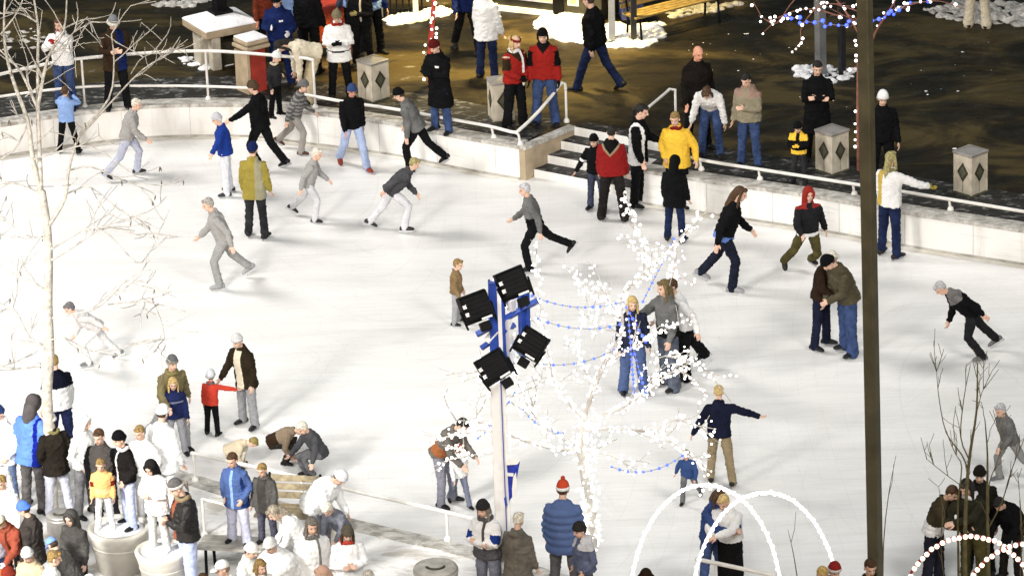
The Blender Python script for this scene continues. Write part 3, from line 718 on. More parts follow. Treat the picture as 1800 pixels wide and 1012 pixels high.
rail_obj('short white handrail hoop at the right side of the steps behind the yellow jacket', [('handrail', gp, .026)], [[Vector((g1.x, g1.y, H + .48)), Vector((g1.x, g1.y, H))]])
lr = smoothline([at(x, y, H + .20) for x, y in ((1212, 277), (1265, 287), (1350, 300), (1510, 325), (1600, 339), (1800, 372), (1980, 402))], 4)
posts = []
for x, y in ((1224, 279), (1327, 296), (1493, 322), (1662, 349), (1850, 381)):
    p = at(x, y, H + .20); posts.append([p, p + Vector((.06, -.02, -.03)), Vector((p.x + .08, p.y - .02, H))])
rail_obj('low straight white rail along the far right wall below the dark plaza', [('low_rail', lr, .03)], posts)
nr_ = smoothline([at(x, y, H + .42) for x, y in ((338, 796), (420, 814), (480, 827), (600, 857), (720, 884), (850, 915))], 4)
posts = []
for x, y in ((340, 797), (530, 840), (785, 900)):
    p = at(x, y, H + .42); posts.append([p, Vector((p.x, p.y, H))])
rail_obj('low white rail on the near edge of the rink behind the blue coat', [('low_rail', nr_, .03)], posts)
q0 = at(355, 876, H + .55); q1 = at(392, 885, H + .55); q2 = at(403, 892, H + .5)
rail_obj('small white bench side hoop beside the dark jacket and patterned beanie', [('hoop', [q0, q1, q2, Vector((q2.x, q2.y, H + .3))], .02)], [[Vector((q2.x, q2.y, H + .3)), Vector((q2.x, q2.y, H))], [q0, Vector((q0.x, q0.y, H))]])
br = [at(x, y, .95) for x, y in ((1225, 982), (1330, 1004), (1420, 1024))]
posts = [[p, Vector((p.x, p.y, 0.0 + H))] for p in (at(1258, 989, .95), at(1410, 1022, .95))]
rail_obj('white rail in front of the embracing couple at the bottom edge', [('top_rail', br, .03)], posts)
# ---------------------------------------------------------------- bins
def bin_(px, py, rot, label, tone=1.0):
    p = at(px, py, H); r = empty('litter_bin', p, rot); w = .37; h = .66
    b = MB(); b.box((0, 0, h / 2 + .03), (w, w, h)); b.build('body', M['binside'], r, smooth=False, bevel=.012)
    b = MB(); b.box((0, 0, .015), (w + .03, w + .03, .03)); b.build('plinth', M['olive'], r, smooth=False)
    b = MB(); hw = w / 2 + .025
    b.add([(-hw, -hw, h + .03), (hw, -hw, h + .03), (hw, hw, h + .03), (-hw, hw, h + .03), (-hw, -hw, h + .07), (hw, -hw, h + .07), (hw, hw, h + .07), (-hw, hw, h + .07), (0, 0, h + .125)],
          [(3, 2, 1, 0), (0, 1, 5, 4), (1, 2, 6, 5), (2, 3, 7, 6), (3, 0, 4, 7), (4, 5, 8), (5, 6, 8), (6, 7, 8), (7, 4, 8)]); b.build('lid', M['metal'], r, smooth=False, bevel=.008)
    for k in range(4):
        a = k * math.pi / 2; ux, uy = math.cos(a), math.sin(a); d = w / 2
        def P_(u, v, z): return (ux * u + uy * (d + v), uy * u - ux * (d + v), z)
        b = MB(); z0 = h * .60
        for s0, s1, v in ((.0, .105, .006),):
            b.add([P_(-.115, .004, z0), P_(0, .004, z0 - .165), P_(.115, .004, z0), P_(0, .004, z0 + .165), P_(-.115, .012, z0), P_(0, .012, z0 - .165), P_(.115, .012, z0), P_(0, .012, z0 + .165)],
                  [(4, 5, 6, 7), (0, 1, 5, 4), (1, 2, 6, 5), (2, 3, 7, 6), (3, 0, 4, 7)])
        di = b.build('diamond', M['dolive'], r, smooth=False)
        b = MB(); b.add([P_(-.075, .015, z0), P_(0, .015, z0 - .108), P_(.075, .015, z0), P_(0, .015, z0 + .108)], [(0, 1, 2, 3)])
        b.build('inset', M['olive'], di, smooth=False)
        b = MB(); b.add([P_(-.004, .006, .05), P_(.004, .006, .05), P_(.004, .006, z0 - .165), P_(-.004, .006, z0 - .165)], [(0, 1, 2, 3)]); b.build('seam', M['olive'], r, smooth=False)
        b = MB(); b.box((ux * d + uy * d, uy * d - ux * d, h / 2 + .03), (.022, .022, h - .01), a); b.build('corner_trim', M['binside'], r, smooth=False)
    tag(r, label, 'litter bin', 'square plaza litter bins'); return r
bin_(658, 174, math.radians(40), 'square litter bin with diamond panels beside the skater in blue headgear, leftmost bin')
bin_(882, 210, math.radians(12), 'square litter bin with a diamond panel half hidden behind the woman in red and black')
bin_(1463, 300, math.radians(40), 'square litter bin with diamond panels next to the tall steel post')
bin_(1706, 338, math.radians(42), 'square litter bin with diamond panels standing alone in the dark, rightmost bin')
# ---------------------------------------------------------------- snow lumps
def snow(name, poly, n, rmin, rmax, z, label, mt=None, zs=.8, seed=1, kind='stuff'):
    rn = random.Random(seed); P = [at(x, y, z) for x, y in poly]
    def inside(x, y):
        c = False; j = len(P) - 1
        for i in range(len(P)):
            if (P[i].y > y) != (P[j].y > y) and x < (P[j].x - P[i].x) * (y - P[i].y) / (P[j].y - P[i].y) + P[i].x: c = not c
            j = i
        return c
    x0, x1 = min(p.x for p in P), max(p.x for p in P); y0, y1 = min(p.y for p in P), max(p.y for p in P)
    b = MB(); k = 0; tries = 0
    while k < n and tries < n * 40:
        tries += 1; x = rn.uniform(x0, x1); y = rn.uniform(y0, y1)
        if not inside(x, y): continue
        r = rn.uniform(rmin, rmax) * (.6 if rn.random() < .5 else 1); b.ell((x, y, z), (r * rn.uniform(.8, 1.5), r, r * zs * rn.uniform(.5, 1)), seg=8, n=5); k += 1
    me = fuse(b, name, max(.02, rmin * .35), 4); c = coords(me)
    for i in range(len(c)): c[i, 2] += _nz.noise((c[i, 0] * 7, c[i, 1] * 7, c[i, 2] * 7)) * rmax * .35 + _nz.noise((c[i, 0] * 19, c[i, 1] * 19, c[i, 2] * 19)) * rmax * .18
    setc(me, c); o = finish(me, [mt or M['snow']], None, None, name); tag(o, label, 'snow', kind=kind); return o
snow('snow_bank', [(955, 30), (1030, 34), (1036, 66), (1010, 75), (960, 66), (948, 48)], 420, .03, .13, H, 'big pile of snow against the dark kiosk at the top', zs=1.3, seed=2)
snow('snow_bank', [(1072, 44), (1130, 46), (1160, 36), (1165, 66), (1135, 84), (1080, 84), (1062, 72)], 420, .03, .11, H, 'snow heap round the foot of the dark post and blue box', zs=1.0, seed=3)
snow('snow_bank', [(1020, 66), (1075, 70), (1080, 84), (1010, 76)], 60, .05, .1, H, 'low snow ridge behind the man in black and jeans', seed=4)
snow('snow_bank', [(668, 34), (740, 22), (790, 14), (800, 24), (740, 38), (690, 44)], 130, .06, .12, H, 'strip of snow under the dark fence at the top', seed=5)
snow('snow_bank', [(315, 100), (418, 104), (420, 112), (360, 122), (320, 112)], 90, .04, .10, H, 'crusty snow at the foot of the stone oven', seed=6)
snow('snow_bank', [(1400, 122), (1440, 116), (1505, 124), (1495, 140), (1460, 146), (1405, 138)], 90, .04, .12, H, 'snow patch round the two grey posts at the right', seed=7)
snow('snow_bank', [(1610, 18), (1700, 6), (1830, 8), (1830, 46), (1760, 44), (1660, 34)], 200, .06, .14, H, 'dirty snow bank in the top right corner', M['dirtysnow'], seed=8)
snow('snow_bank', [(1190, 14), (1270, 4), (1300, 8), (1250, 22), (1170, 34)], 80, .05, .1, H, 'thin snow ridge below the yellow bench', M['dirtysnow'], seed=9)
snow('snow_bank', [(0, 55), (60, 50), (90, 70), (60, 90), (0, 92)], 70, .03, .08, H, 'patchy snow behind the pale tree at the far left', M['dirtysnow'], zs=.3, seed=10)
snow('snow_bank', [(330, 0), (400, -8), (330, 14), (250, 10)], 60, .05, .1, H, 'snow streak beyond the stone oven', M['dirtysnow'], seed=12)
snow('snow_crumbs', [(1150, 50), (1330, 20), (1480, 130), (1790, 60), (1790, 230), (1560, 300), (1250, 130)], 70, .015, .045, H, 'scattered crumbs of snow on the dark wet plaza', zs=.5, seed=13)
# ================================================================ poles
def L2(o, p): return Vector(p) - Vector(o)
def square_pole(px, py, gz, toppt, w, rot, label, mts, base=True, name='lamp_post'):
    p = at(px, py, gz); r = empty(name, p); t = Vector(toppt) - p
    b = MB(); rs = []
    for k in (0, 1):
        c = t * k; rs.append([(c.x + w / 2 * (math.cos(rot) * sx - math.sin(rot) * sy), c.y + w / 2 * (math.sin(rot) * sx + math.cos(rot) * sy), c.z) for sx, sy in ((-1, -1), (1, -1), (1, 1), (-1, 1))])
    b.rings(rs); b.build('shaft', mts, r, smooth=False, bevel=.012)
    if base:
        b = MB(); b.box((0, 0, .02), (w * 1.8, w * 1.8, .04), rot); pl = b.build('base_plate', M['dpole'], r, smooth=False)
        for sx in (-1, 1):
            for sy in (-1, 1):
                b = MB(); b.tube([(sx * w * .7, sy * w * .7, .03), (sx * w * .7, sy * w * .7, .07)], .02, 6); b.build('bolt', M['steel'], pl)
    tag(r, label, 'post'); return r
pb = at(1541, 1110, H)
square_pole(1541, 1110, H, aty(1519, -40, pb.y), .155, math.radians(58), 'tall square olive steel lamp post standing in front of everything at the right', M['olivep'])
pb = at(1443, 134, H); square_pole(1443, 134, H, aty(1440, -90, pb.y), .155, math.radians(30), 'pale grey square post rising behind the man in the black coat', M['steel'])
pb = at(1480, 130, H); square_pole(1480, 130, H, aty(1478, -90, pb.y), .11, math.radians(30), 'thinner dark grey post right of the pale grey one', M['dpole'])
pb = at(1114, 72, H); square_pole(1114, 72, H, aty(1113, -90, pb.y), .11, 0, 'dark square post in the snow heap in front of the blue box', M['dpole'])
pb = at(1092, 62, H); square_pole(1076, 74, H, aty(1074, -90, pb.y), .12, 0, 'pale metal post in the snow beside the man in black and jeans', M['steel'])
# blue box
p = at(1112, 50, H); r = empty('news_box', p + Vector((0, .35, 0)), math.radians(8))
b = MB(); b.box((0, 0, .45), (.42, .35, .7)); b.build('body', M['blued'], r, smooth=False, bevel=.02)
b = MB(); b.box((0, 0, .84), (.38, .30, .07)); b.build('top', M['blued'], r, smooth=False, bevel=.02)
b = MB(); b.box((.08, -.18, .62), (.18, .012, .26)); b.build('notice_panel', M['whitep'], r, smooth=False)
b = MB(); b.box((0, 0, .06), (.3, .25, .1)); b.build('pedestal', M['black'], r, smooth=False)
tag(r, 'navy blue box with a pale panel standing in the snow heap behind a dark post', 'news box')
# ---------------------------------------------------------------- floodlight mast
fb = at(891, 1062, H); FY = fb.y
r = empty('floodlight_mast', fb); O = fb
b = MB(); tp_ = aty(884, 655, FY) - O; tt = aty(893, 492, FY) - O
lean = (aty(883, 655, FY) - O) / (aty(883, 655, FY) - O).z
b.box((-.01, 0, tp_.z / 2), (.20, .15, tp_.z)); b.build('mast', M['whitep'], r, smooth=False, bevel=.015)
b = MB(); b.box((.075, -.085, tp_.z / 2), (.045, .04, tp_.z)); b.build('conduit', M['whitep'], r, smooth=False, bevel=.008)
b = MB(); b.box((.035, -.085, tp_.z / 2), (.012, .02, tp_.z * .99)); b.build('groove', M['bluep'], r, smooth=False)
b = MB(); b.box((.02, 0, (tp_.z + tt.z) / 2 + .0), (.20, .12, tt.z - tp_.z)); b.build('mast_head', M['bluep'], r, smooth=False, bevel=.01)
b = MB(); b.box((.055, -.07, (tp_.z + tt.z) / 2), (.05, .03, tt.z - tp_.z)); b.build('cable_cover', M['whitep'], r, smooth=False)
b = MB(); b.box((0, 0, .025), (.34, .34, .05)); b.build('base_plate', M['steel'], r, smooth=False)
def bar(a, c, w_, nm, mt):
    b = MB(); A = aty(a[0], a[1], FY) - O; C = aty(c[0], c[1], FY) - O; b.tube([A, C], w_, 4, False); return b.build(nm, mt, r, smooth=False)
bar((838, 588), (945, 528), .045, 'cross_arm', M['bluep']); bar((846, 612), (905, 570), .04, 'cross_arm', M['bluep'])
bar((862, 520), (868, 640), .04, 'strut', M['bluep']); bar((925, 500), (928, 590), .04, 'strut', M['bluep'])
bar((866, 532), (870, 598), .035, 'strut', M['whitep'])
bar((880, 505), (884, 640), .05, 'upright', M['bluep']); bar((915, 512), (918, 600), .045, 'upright', M['bluep'])
bar((858, 545), (930, 505), .045, 'cross_arm', M['bluep']); bar((862, 590), (900, 640), .05, 'brace', M['bluep'])
bar((898, 520), (900, 545), .06, 'white_plate', M['whitep']); bar((893, 560), (898, 640), .055, 'white_plate', M['whitep'])
bar((876, 580), (858, 600), .07, 'white_plate', M['whitep']); bar((866, 490), (858, 530), .03, 'white_plate', M['whitep'])
bar((905, 600), (925, 625), .07, 'side_plate', mat('pale_blue_steel', (.16, .30, .75), .35))
def flood(cx, cy, wpx, hpx, ang, yaw):
    c = aty(cx, cy, FY) - O + Vector((0, -.14, 0)); k = 1 / 118.0; wd_, hg, dp = wpx * k, hpx * k, .17
    R3 = Matrix.Rotation(math.radians(-ang), 3, 'Y') @ Matrix.Rotation(math.radians(yaw), 3, 'Z') @ Matrix.Rotation(math.radians(-20), 3, 'X')
    def V(x, y, z): return c + R3 @ Vector((x, y, z))
    b = MB(); rs = []
    for y, g in ((-dp, .80), (-dp * .7, .95), (0, 1.0), (dp * .6, 1.02)):
        rs.append([V(sx * wd_ / 2 * g, y, sz * hg / 2 * g) for sx, sz in ((-1, -1), (1, -1), (1, 1), (-1, 1))])
    b.rings(rs); h_ = b.build('floodlight_head', M['black'], r, smooth=False, bevel=.01)
    b = MB()
    for i in range(5):
        z = (-.32 + i * .16) * hg; rs = [[V(sx * wd_ * .36, y, z + dz) for sx, dz in ((-1, -.006), (1, -.006), (1, .006), (-1, .006))] for y in (-dp - .025, -dp + .004)]; b.rings(rs)
    b.build('cooling_fins', M['black'], h_, smooth=False)
    b = MB(); rs = [[V(sx * wd_ * .47, y, sz * hg * .47) for sx, sz in ((-1, -1), (1, -1), (1, 1), (-1, 1))] for y in (dp * .62, dp * .66)]; b.rings(rs); b.build('lens', M['glass'], h_, smooth=False)
    for (x, z, w2, h2) in ((-.40, .14, .12, .13), (-.40, -.14, .12, .13), (.18, -.44, .36, .07)):
        b = MB(); rs = [[V(x * wd_ + sx * w2 * wd_ / 2, y, z * hg + sz * h2 * hg / 2) for sx, sz in ((-1, -1), (1, -1), (1, 1), (-1, 1))] for y in (-dp * .98 - .004, -dp * .9)]; b.rings(rs); b.build('clamp', M['whitep'], h_, smooth=False)
    for sx in (-1, 1):
        b = MB(); b.tube([V(sx * wd_ * .54, -.02, 0), V(sx * wd_ * .5, -.02, -hg * .62)], .016, 6); b.build('yoke', M['black'], h_)
    b = MB(); b.box(tuple(V(.1 * wd_, .02, -hg * .72)), (.14, .14, .12), 0, R3); b.build('ballast_box', M['black'], r, smooth=False, bevel=.01)
flood(901, 491, 46, 44, 17, 12); flood(836, 533, 46, 44, 14, 15); flood(934, 597, 44, 42, -32, -12); flood(868, 637, 48, 44, 28, 10)
tag(r, 'white mast with blue brackets carrying four black floodlights that face the ice', 'floodlight mast')
# banner furled on the mast
b0 = aty(900, 818, FY); r2 = empty('banner', b0)
b = MB(); z = 0
def bp(x, y): return aty(x, y, FY - .14) - b0
def flatp(name, pts, mt, par, th=.025):
    b = MB(); n = len(pts); P = [bp(*q) for q in pts]; b.add([tuple(v) for v in P] + [(v.x, v.y + th, v.z) for v in P], [tuple(range(n)), tuple(range(2 * n - 1, n - 1, -1))] + [(i, n + i, n + (i + 1) % n, (i + 1) % n) for i in range(n)]); return b.build(name, mt, par, smooth=False)
flatp('blue_cloth', [(891, 815), (914, 811), (910, 832), (905, 858), (901, 872), (895, 880), (893, 850)], mat('banner_blue', (.015, .04, .42), .7, noise=.4, nscale=14, bump=.8, bscale=20), r2)
FYs = FY
b = MB()
def flatq(name, pts, mt, par, dy):
    b = MB(); n = len(pts); P = [aty(q[0], q[1], FY - .14 - dy) - b0 for q in pts]; b.add([tuple(v) for v in P] + [(v.x, v.y + .02, v.z) for v in P], [tuple(range(n)), tuple(range(2 * n - 1, n - 1, -1))] + [(i, n + i, n + (i + 1) % n, (i + 1) % n) for i in range(n)]); return b.build(name, mt, par, smooth=False)
flatq('white_hem', [(890, 806), (917, 806), (909, 816), (890, 817)], M['whitep'], r2, .03)
flatq('white_stripe', [(892, 831), (903, 832), (902, 837), (892, 836)], M['whitep'], r2, .03)
flatq('white_fold', [(902, 838), (907, 830), (909, 850), (906, 872), (901, 882), (900, 860)], M['whitep'], r2, .03)
flatq('tail', [(886, 875), (890, 874), (892, 888), (888, 890)], M['bluep'], r2, .03)
tag(r2, 'small furled blue and white banner tied low on the white mast', 'banner')
# ================================================================ trees
def limb(b, pts, r0, r1, seg=6):
    n = len(pts); b.tube(pts, [r0 + (r1 - r0) * i / (n - 1) for i in range(n)], seg)
def jitter(rn, pts, a):
    out = [pts[0]]
    for p in pts[1:]: out.append(p + Vector((rn.gauss(0, a), rn.gauss(0, a), rn.gauss(0, a))))
    return out
def grow(b, rn, p, d, L, r, depth, tips, tw=.35, up=.08, kids=(2, 3), rmin=.004, seg=5):
    n = max(3, int(L / .12)); pts = [p]; d = d.normalized(); q = p
    for i in range(n):
        d = (d + Vector((rn.gauss(0, tw), rn.gauss(0, tw), rn.gauss(0, tw))) * .35 + Vector((0, 0, up))).normalized(); q = q + d * (L / n); pts.append(q)
    limb(b, pts, r, max(rmin, r * .5), seg); tips.append(pts)
    if depth <= 0: return
    for k in range(rn.randint(*kids)):
        i = rn.randint(max(1, n // 3), n); d2 = (d + Vector((rn.gauss(0, 1), rn.gauss(0, 1), rn.gauss(0, .8))).normalized() * .9).normalized()
        grow(b, rn, pts[i], d2, L * rn.uniform(.45, .75), max(rmin, r * .6), depth - 1, tips, tw, up, kids, rmin, max(4, seg - 1))
# ---- lit tree in the middle
tb = at(1042, 962, H); TY = tb.y; rn = random.Random(5)
r = empty('lit_tree', tb); tips = []
def T_(x, y, dy=0.0): return aty(x, y, TY + dy) - tb
trunk = MB(); limb(trunk, [T_(1042, 965), T_(1040, 900), T_(1030, 850), T_(1020, 790), T_(1026, 735)], .07, .05, 9); trunk.build('trunk', M['litbark'], r)
main = [
 ([(1026, 735), (1045, 690), (1065, 640), (1090, 590), (1095, 520), (1135, 480), (1190, 425), (1245, 372)], .05, -.2),
 ([(1135, 480), (1132, 440), (1122, 400), (1098, 345)], .02, 0),
 ([(1026, 735), (1000, 700), (970, 660), (940, 630), (905, 600)], .04, .3),
 ([(970, 660), (960, 600), (945, 520), (940, 450)], .022, .4),
 ([(1022, 775), (990, 770), (950, 745), (915, 690), (900, 640)], .035, -.3),
 ([(1020, 790), (975, 790), (930, 775), (880, 757), (820, 755), (755, 772)], .035, -.5),
 ([(1026, 740), (1080, 720), (1140, 690), (1190, 650), (1240, 690)], .035, .3),
 ([(1030, 755), (1090, 750), (1150, 760), (1200, 790), (1245, 830)], .03, -.4),
 ([(1065, 640), (1110, 610), (1150, 590), (1195, 560)], .02, -.3),
 ([(1095, 560), (1060, 520), (1030, 500), (1000, 470)], .018, .4),
 ([(1045, 690), (1020, 640), (1010, 590), (1035, 545)], .022, .5),
 ([(1190, 425), (1185, 480), (1200, 500)], .012, -.2),
 ([(880, 757), (850, 740), (800, 735)], .015, -.6), ([(900, 640), (850, 655), (800, 660)], .014, -.4),
 ([(1190, 650), (1230, 640), (1280, 700)], .014, .4), ([(1090, 590), (1060, 570), (1045, 590)], .014, .3),
 ([(1150, 760), (1190, 740), (1240, 750)], .012, .1), ([(1100, 720), (1140, 640), (1180, 620)], .014, .2), ([(930, 775), (880, 790), (830, 800), (800, 790)], .012, -.3), ([(915, 690), (880, 700), (850, 690)], .012, -.2), ([(905, 600), (870, 620), (845, 660)], .01, .2), ([(1020, 790), (1070, 800), (1120, 830)], .012, -.2), ([(970, 660), (920, 670), (880, 720)], .012, .1)]
for k, (pts, r0, dy) in enumerate(main):
    n = len(pts); b = MB(); P = [T_(x, y, dy * (i / (n - 1)) * 1.6) for i, (x, y) in enumerate(pts)]
    if k in (0,): pass
    P = jitter(rn, P, .02); P = smoothline(P, 3); limb(b, P, r0 * .72, max(.006, r0 * .25), 6); tips.append(P)
    for j in range(5 if n > 4 else 3):
        i = rn.randint(len(P) // 4, len(P) - 1); d = (P[min(i + 1, len(P) - 1)] - P[i - 1]).normalized()
        grow(b, rn, P[i], d + Vector((rn.gauss(0, .8), rn.gauss(0, .8), rn.gauss(0, .5))), rn.uniform(.25, .55), .010, 1, tips, .3, .05, (1, 2))
    b.build('branch', M['litbark'], r)
tag(r, 'bare young tree wrapped in white and blue lights at the centre front', 'tree')
BR_ = random.Random(77)
# ---- light strings
def light_string(name, label, pos, mt, wirem, radius, nparts, loc, group=None, wires=None, parts_first=True):
    root = empty(name, loc); loc = Vector(loc)
    b = MB(); b.ell((0, 0, 0), (radius, radius, radius), seg=8, n=5); bm_ = b.mesh('bulb', [mt]); bm_.polygons.foreach_set('use_smooth', [True] * len(bm_.polygons))
    if wires:
        for w_ in wires:
            b = MB(); b.tube([p - loc for p in w_], .005, 4, False); b.build('wire', wirem, root)
    for p in pos[:nparts]:
        o = bpy.data.objects.new('bulb', bm_); COL.objects.link(o); o.location = p - loc; o.parent = root; o.scale = (BR_.uniform(.65, 1.15),) * 3
    if len(pos) > nparts:
        b = MB()
        for p in pos[nparts:]: b.ell(tuple(p - loc), (radius * BR_.uniform(.5, 1.1),) * 3, seg=6, n=4)
        o = b.build('bulbs', mt, root); o['kind'] = 'stuff'
    return tag(root, label, 'string lights', group)
pos = []
for j_, P in enumerate(tips):
    big = len(P) > 9 and (P[-1] - P[0]).length > .7; sg = .034 if not big else .04
    for i in range(len(P) - 1):
        a, c = P[i], P[i + 1]; L = (c - a).length; n = max(1, int(L / (.020 if big else .075) + rn.random()))
        for k in range(n):
            if rn.random() < .8: pos.append(tb + a.lerp(c, rn.random()) + Vector((rn.gauss(0, .034), rn.gauss(0, .034), rn.gauss(0, .034))))
for k in range(330):
    z = rn.random(); q = T_(1042, 962).lerp(T_(1026, 735), z); pos.append(tb + q + Vector((rn.gauss(0, .07), rn.gauss(0, .05), 0)))
rn.shuffle(pos)
print('white bulbs', len(pos))
light_string('string_lights', 'dense white bulbs wound over every branch of the centre tree', pos, M['bulbw'], M['wire'], .0205, 100, tb)
def swag(a, c, sag, n):
    pts = [a.lerp(c, i / n) + Vector((0, 0, -sag * 4 * (i / n) * (1 - i / n))) for i in range(n + 1)]; return pts
bl = []; wr_ = []
for (a, c, sag, n) in (((935, 520), (1095, 530), .12, 12), ((945, 560), (1090, 570), .1, 8), ((955, 640), (1080, 615), .08, 7), ((1095, 530), (1135, 600), .0, 7), ((1105, 560), (1115, 690), .05, 14),
                       ((1075, 820), (1200, 800), .15, 9), ((840, 770), (905, 690), .05, 6), ((920, 720), (990, 760), .1, 7), ((1130, 530), (1185, 420), .0, 10), ((1110, 600), (1135, 690), .03, 9)):
    P = swag(T_(*a, -.1) + tb, T_(*c, -.15) + tb, sag, n); bl += P; wr_.append(P)
light_string('string_lights', 'blue bulbs strung in loose swags through the centre tree', bl, M['bulbb'], M['wire'], .0215, 100, tb, wires=wr_)
# ---- pale birch at left
lb = at(92, 905, H); LY = lb.y; r = empty('birch_tree', lb); rn = random.Random(21)
def B_(x, y, dy=0.0): return aty(x, y, LY + dy) - lb
b = MB(); P = smoothline(jitter(rn, [B_(92, 905), B_(88, 800), B_(84, 700), B_(86, 620), B_(84, 540), B_(86, 460), B_(84, 400), B_(72, 340)], .012), 4); limb(b, P, .088, .05, 10); b.build('trunk', M['bark'], r)
stems = [
 ([(72, 340), (60, 280), (50, 215), (22, 140), (2, 60), (12, -60)], .055, 0), ([(72, 340), (68, 260), (66, 190), (70, 110), (66, 40), (50, -60)], .05, .2),
 ([(84, 400), (112, 350), (118, 300), (140, 240), (192, 170), (203, 110), (201, 60)], .035, -.3), ([(66, 190), (88, 100), (113, 50), (116, -30)], .036, -.1),
 ([(66, 190), (40, 130), (10, 90), (-40, 60)], .03, .3), ([(140, 240), (200, 180), (250, 125), (300, 90)], .02, -.4), ([(113, 50), (150, 30), (165, 55)], .015, -.3),
 ([(86, 460), (130, 430), (190, 400), (270, 420), (340, 410)], .022, -.4), ([(86, 440), (170, 400), (240, 462), (262, 445)], .02, -.6), ([(86, 520), (60, 500), (15, 470), (-20, 440)], .02, .3),
 ([(86, 560), (150, 545), (190, 530), (230, 490), (310, 525)], .02, -.3), ([(190, 535), (260, 535), (330, 550)], .012, -.5), ([(84, 600), (120, 590), (180, 620), (250, 600)], .018, -.4),
 ([(84, 610), (50, 590), (20, 540), (-20, 560)], .022, .4), ([(84, 640), (40, 650), (0, 640)], .018, .3), ([(118, 300), (160, 290), (220, 320), (280, 322)], .018, -.3),
 ([(118, 340), (160, 330), (215, 370), (250, 380)], .016, -.2), ([(60, 280), (100, 270), (160, 255), (230, 300)], .02, -.5), ([(50, 215), (20, 260), (-20, 290)], .02, .3),
 ([(72, 340), (30, 320), (0, 330)], .015, .2), ([(84, 420), (40, 410), (0, 380)], .016, .3), ([(270, 530), (285, 570), (290, 610)], .008, -.6), ([(230, 130), (255, 100), (300, 85)], .010, -.4),
 ([(66, 40), (30, 20), (-10, 20)], .018, 0), ([(2, 60), (40, 20), (45, -30)], .016, 0), ([(68, 110), (100, 90), (150, 40)], .012, -.2), ([(45, 170), (80, 140), (60, 100)], .012, 0)]
tips2 = []
for k, (pts, r0, dy) in enumerate(stems):
    low_ = all(y > 240 for x, y in pts[1:])
    b = MB(); n = len(pts); P = smoothline(jitter(rn, [B_(x, y, dy * i / (n - 1) * 2) for i, (x, y) in enumerate(pts)], .02), 3); limb(b, P, r0 * .8, max(.006, r0 * .22), 6)
    for j in range(4):
        i = rn.randint(len(P) // 4, len(P) - 1); d = (P[min(i + 1, len(P) - 1)] - P[i - 1]).normalized()
        grow(b, rn, P[i], d + Vector((rn.gauss(0, .8), rn.gauss(0, .8), rn.gauss(0, .3))), rn.uniform(.3, .65), .010, 1, tips2, .3, .03, (1, 3), .005)
    b.build('branch', M['bark'] if not low_ else M['twig'], r)
b = MB()
for k in range(70):
    P = rn.choice(tips2); p = P[-1]; a = rn.uniform(-.5, .5); L = rn.uniform(.05, .09); b.tube([p, p + Vector((.02 * a, .01, -L * .5)), p + Vector((.04 * a, 0, -L))], [.004, .012, .004], 5)
o_ = b.build('catkins', M['leaf'], r); o_['kind'] = 'stuff'
tag(r, 'tall pale bare birch with spreading branches at the left edge', 'tree')
# ---- shrub right
sb = at(1712, 1075, H); SY = sb.y; r = empty('bare_shrub', sb); rn = random.Random(33)
def S_(x, y, dy=0.0): return aty(x, y, SY + dy) - sb
tp3 = []
for pts, r0, dy in (([(1700, 1075), (1698, 980), (1700, 860), (1705, 790), (1718, 720), (1720, 640)], .036, 0), ([(1703, 830), (1690, 800), (1665, 760), (1650, 700), (1645, 655)], .012, .2),
                    ([(1705, 810), (1690, 770), (1694, 700), (1706, 640)], .011, -.2), ([(1738, 1075), (1737, 960), (1738, 880), (1732, 800), (1730, 740)], .03, -.3), ([(1738, 900), (1742, 850), (1755, 800), (1760, 750)], .010, .3),
                    ([(1736, 930), (1762, 880), (1778, 830), (1800, 770)], .011, -.3), ([(1686, 1075), (1684, 960), (1682, 880), (1690, 820), (1680, 800)], .02, .3), ([(1700, 860), (1670, 835), (1625, 805)], .007, 0),
                    ([(1718, 720), (1728, 690), (1732, 680)], .006, .1), ([(1790, 1075), (1795, 940), (1790, 860)], .009, .2), ([(1665, 1060), (1655, 960), (1660, 900)], .008, -.2)):
    b = MB(); n = len(pts); P = smoothline(jitter(rn, [S_(x, y, dy * i / (n - 1)) for i, (x, y) in enumerate(pts)], .012), 3); limb(b, P, r0, max(.004, r0 * .25), 6)
    for j in range(4):
        i = rn.randint(len(P) // 3, len(P) - 1); d = (P[min(i + 1, len(P) - 1)] - P[i - 1]).normalized()
        grow(b, rn, P[i], d + Vector((rn.gauss(0, .4), rn.gauss(0, .4), .4)), rn.uniform(.15, .4), .006, 1, tp3, .2, .12, (1, 2), .0035)
    b.build('stem', M['dtwig'], r)
tag(r, 'bare dark shrub with long upright stems in the lower right corner', 'shrub')
for (x0, y0, lab, pp) in ((1552, 1085, 'single tall thin twig just right of the square olive post', [(1552, 1085), (1553, 960), (1562, 870), (1575, 800)]), (1408, 1060, 'faint forked twig under the right white light arch', [(1408, 1060), (1396, 980), (1385, 930)])):
    q = at(x0, y0, H); r = empty('thin_sapling', q); b = MB(); P = smoothline([aty(x, y, q.y) - q for x, y in pp], 4); limb(b, P, .010, .003, 5); b.build('stem', M['dtwig'], r)
    b = MB(); k = len(P) * 2 // 3; limb(b, [P[k], P[k] + Vector((.05, .02, .18)), P[k] + Vector((.07, .03, .42))], .005, .003, 4); b.build('side_shoot', M['twigg'], r); tag(r, lab, 'sapling')
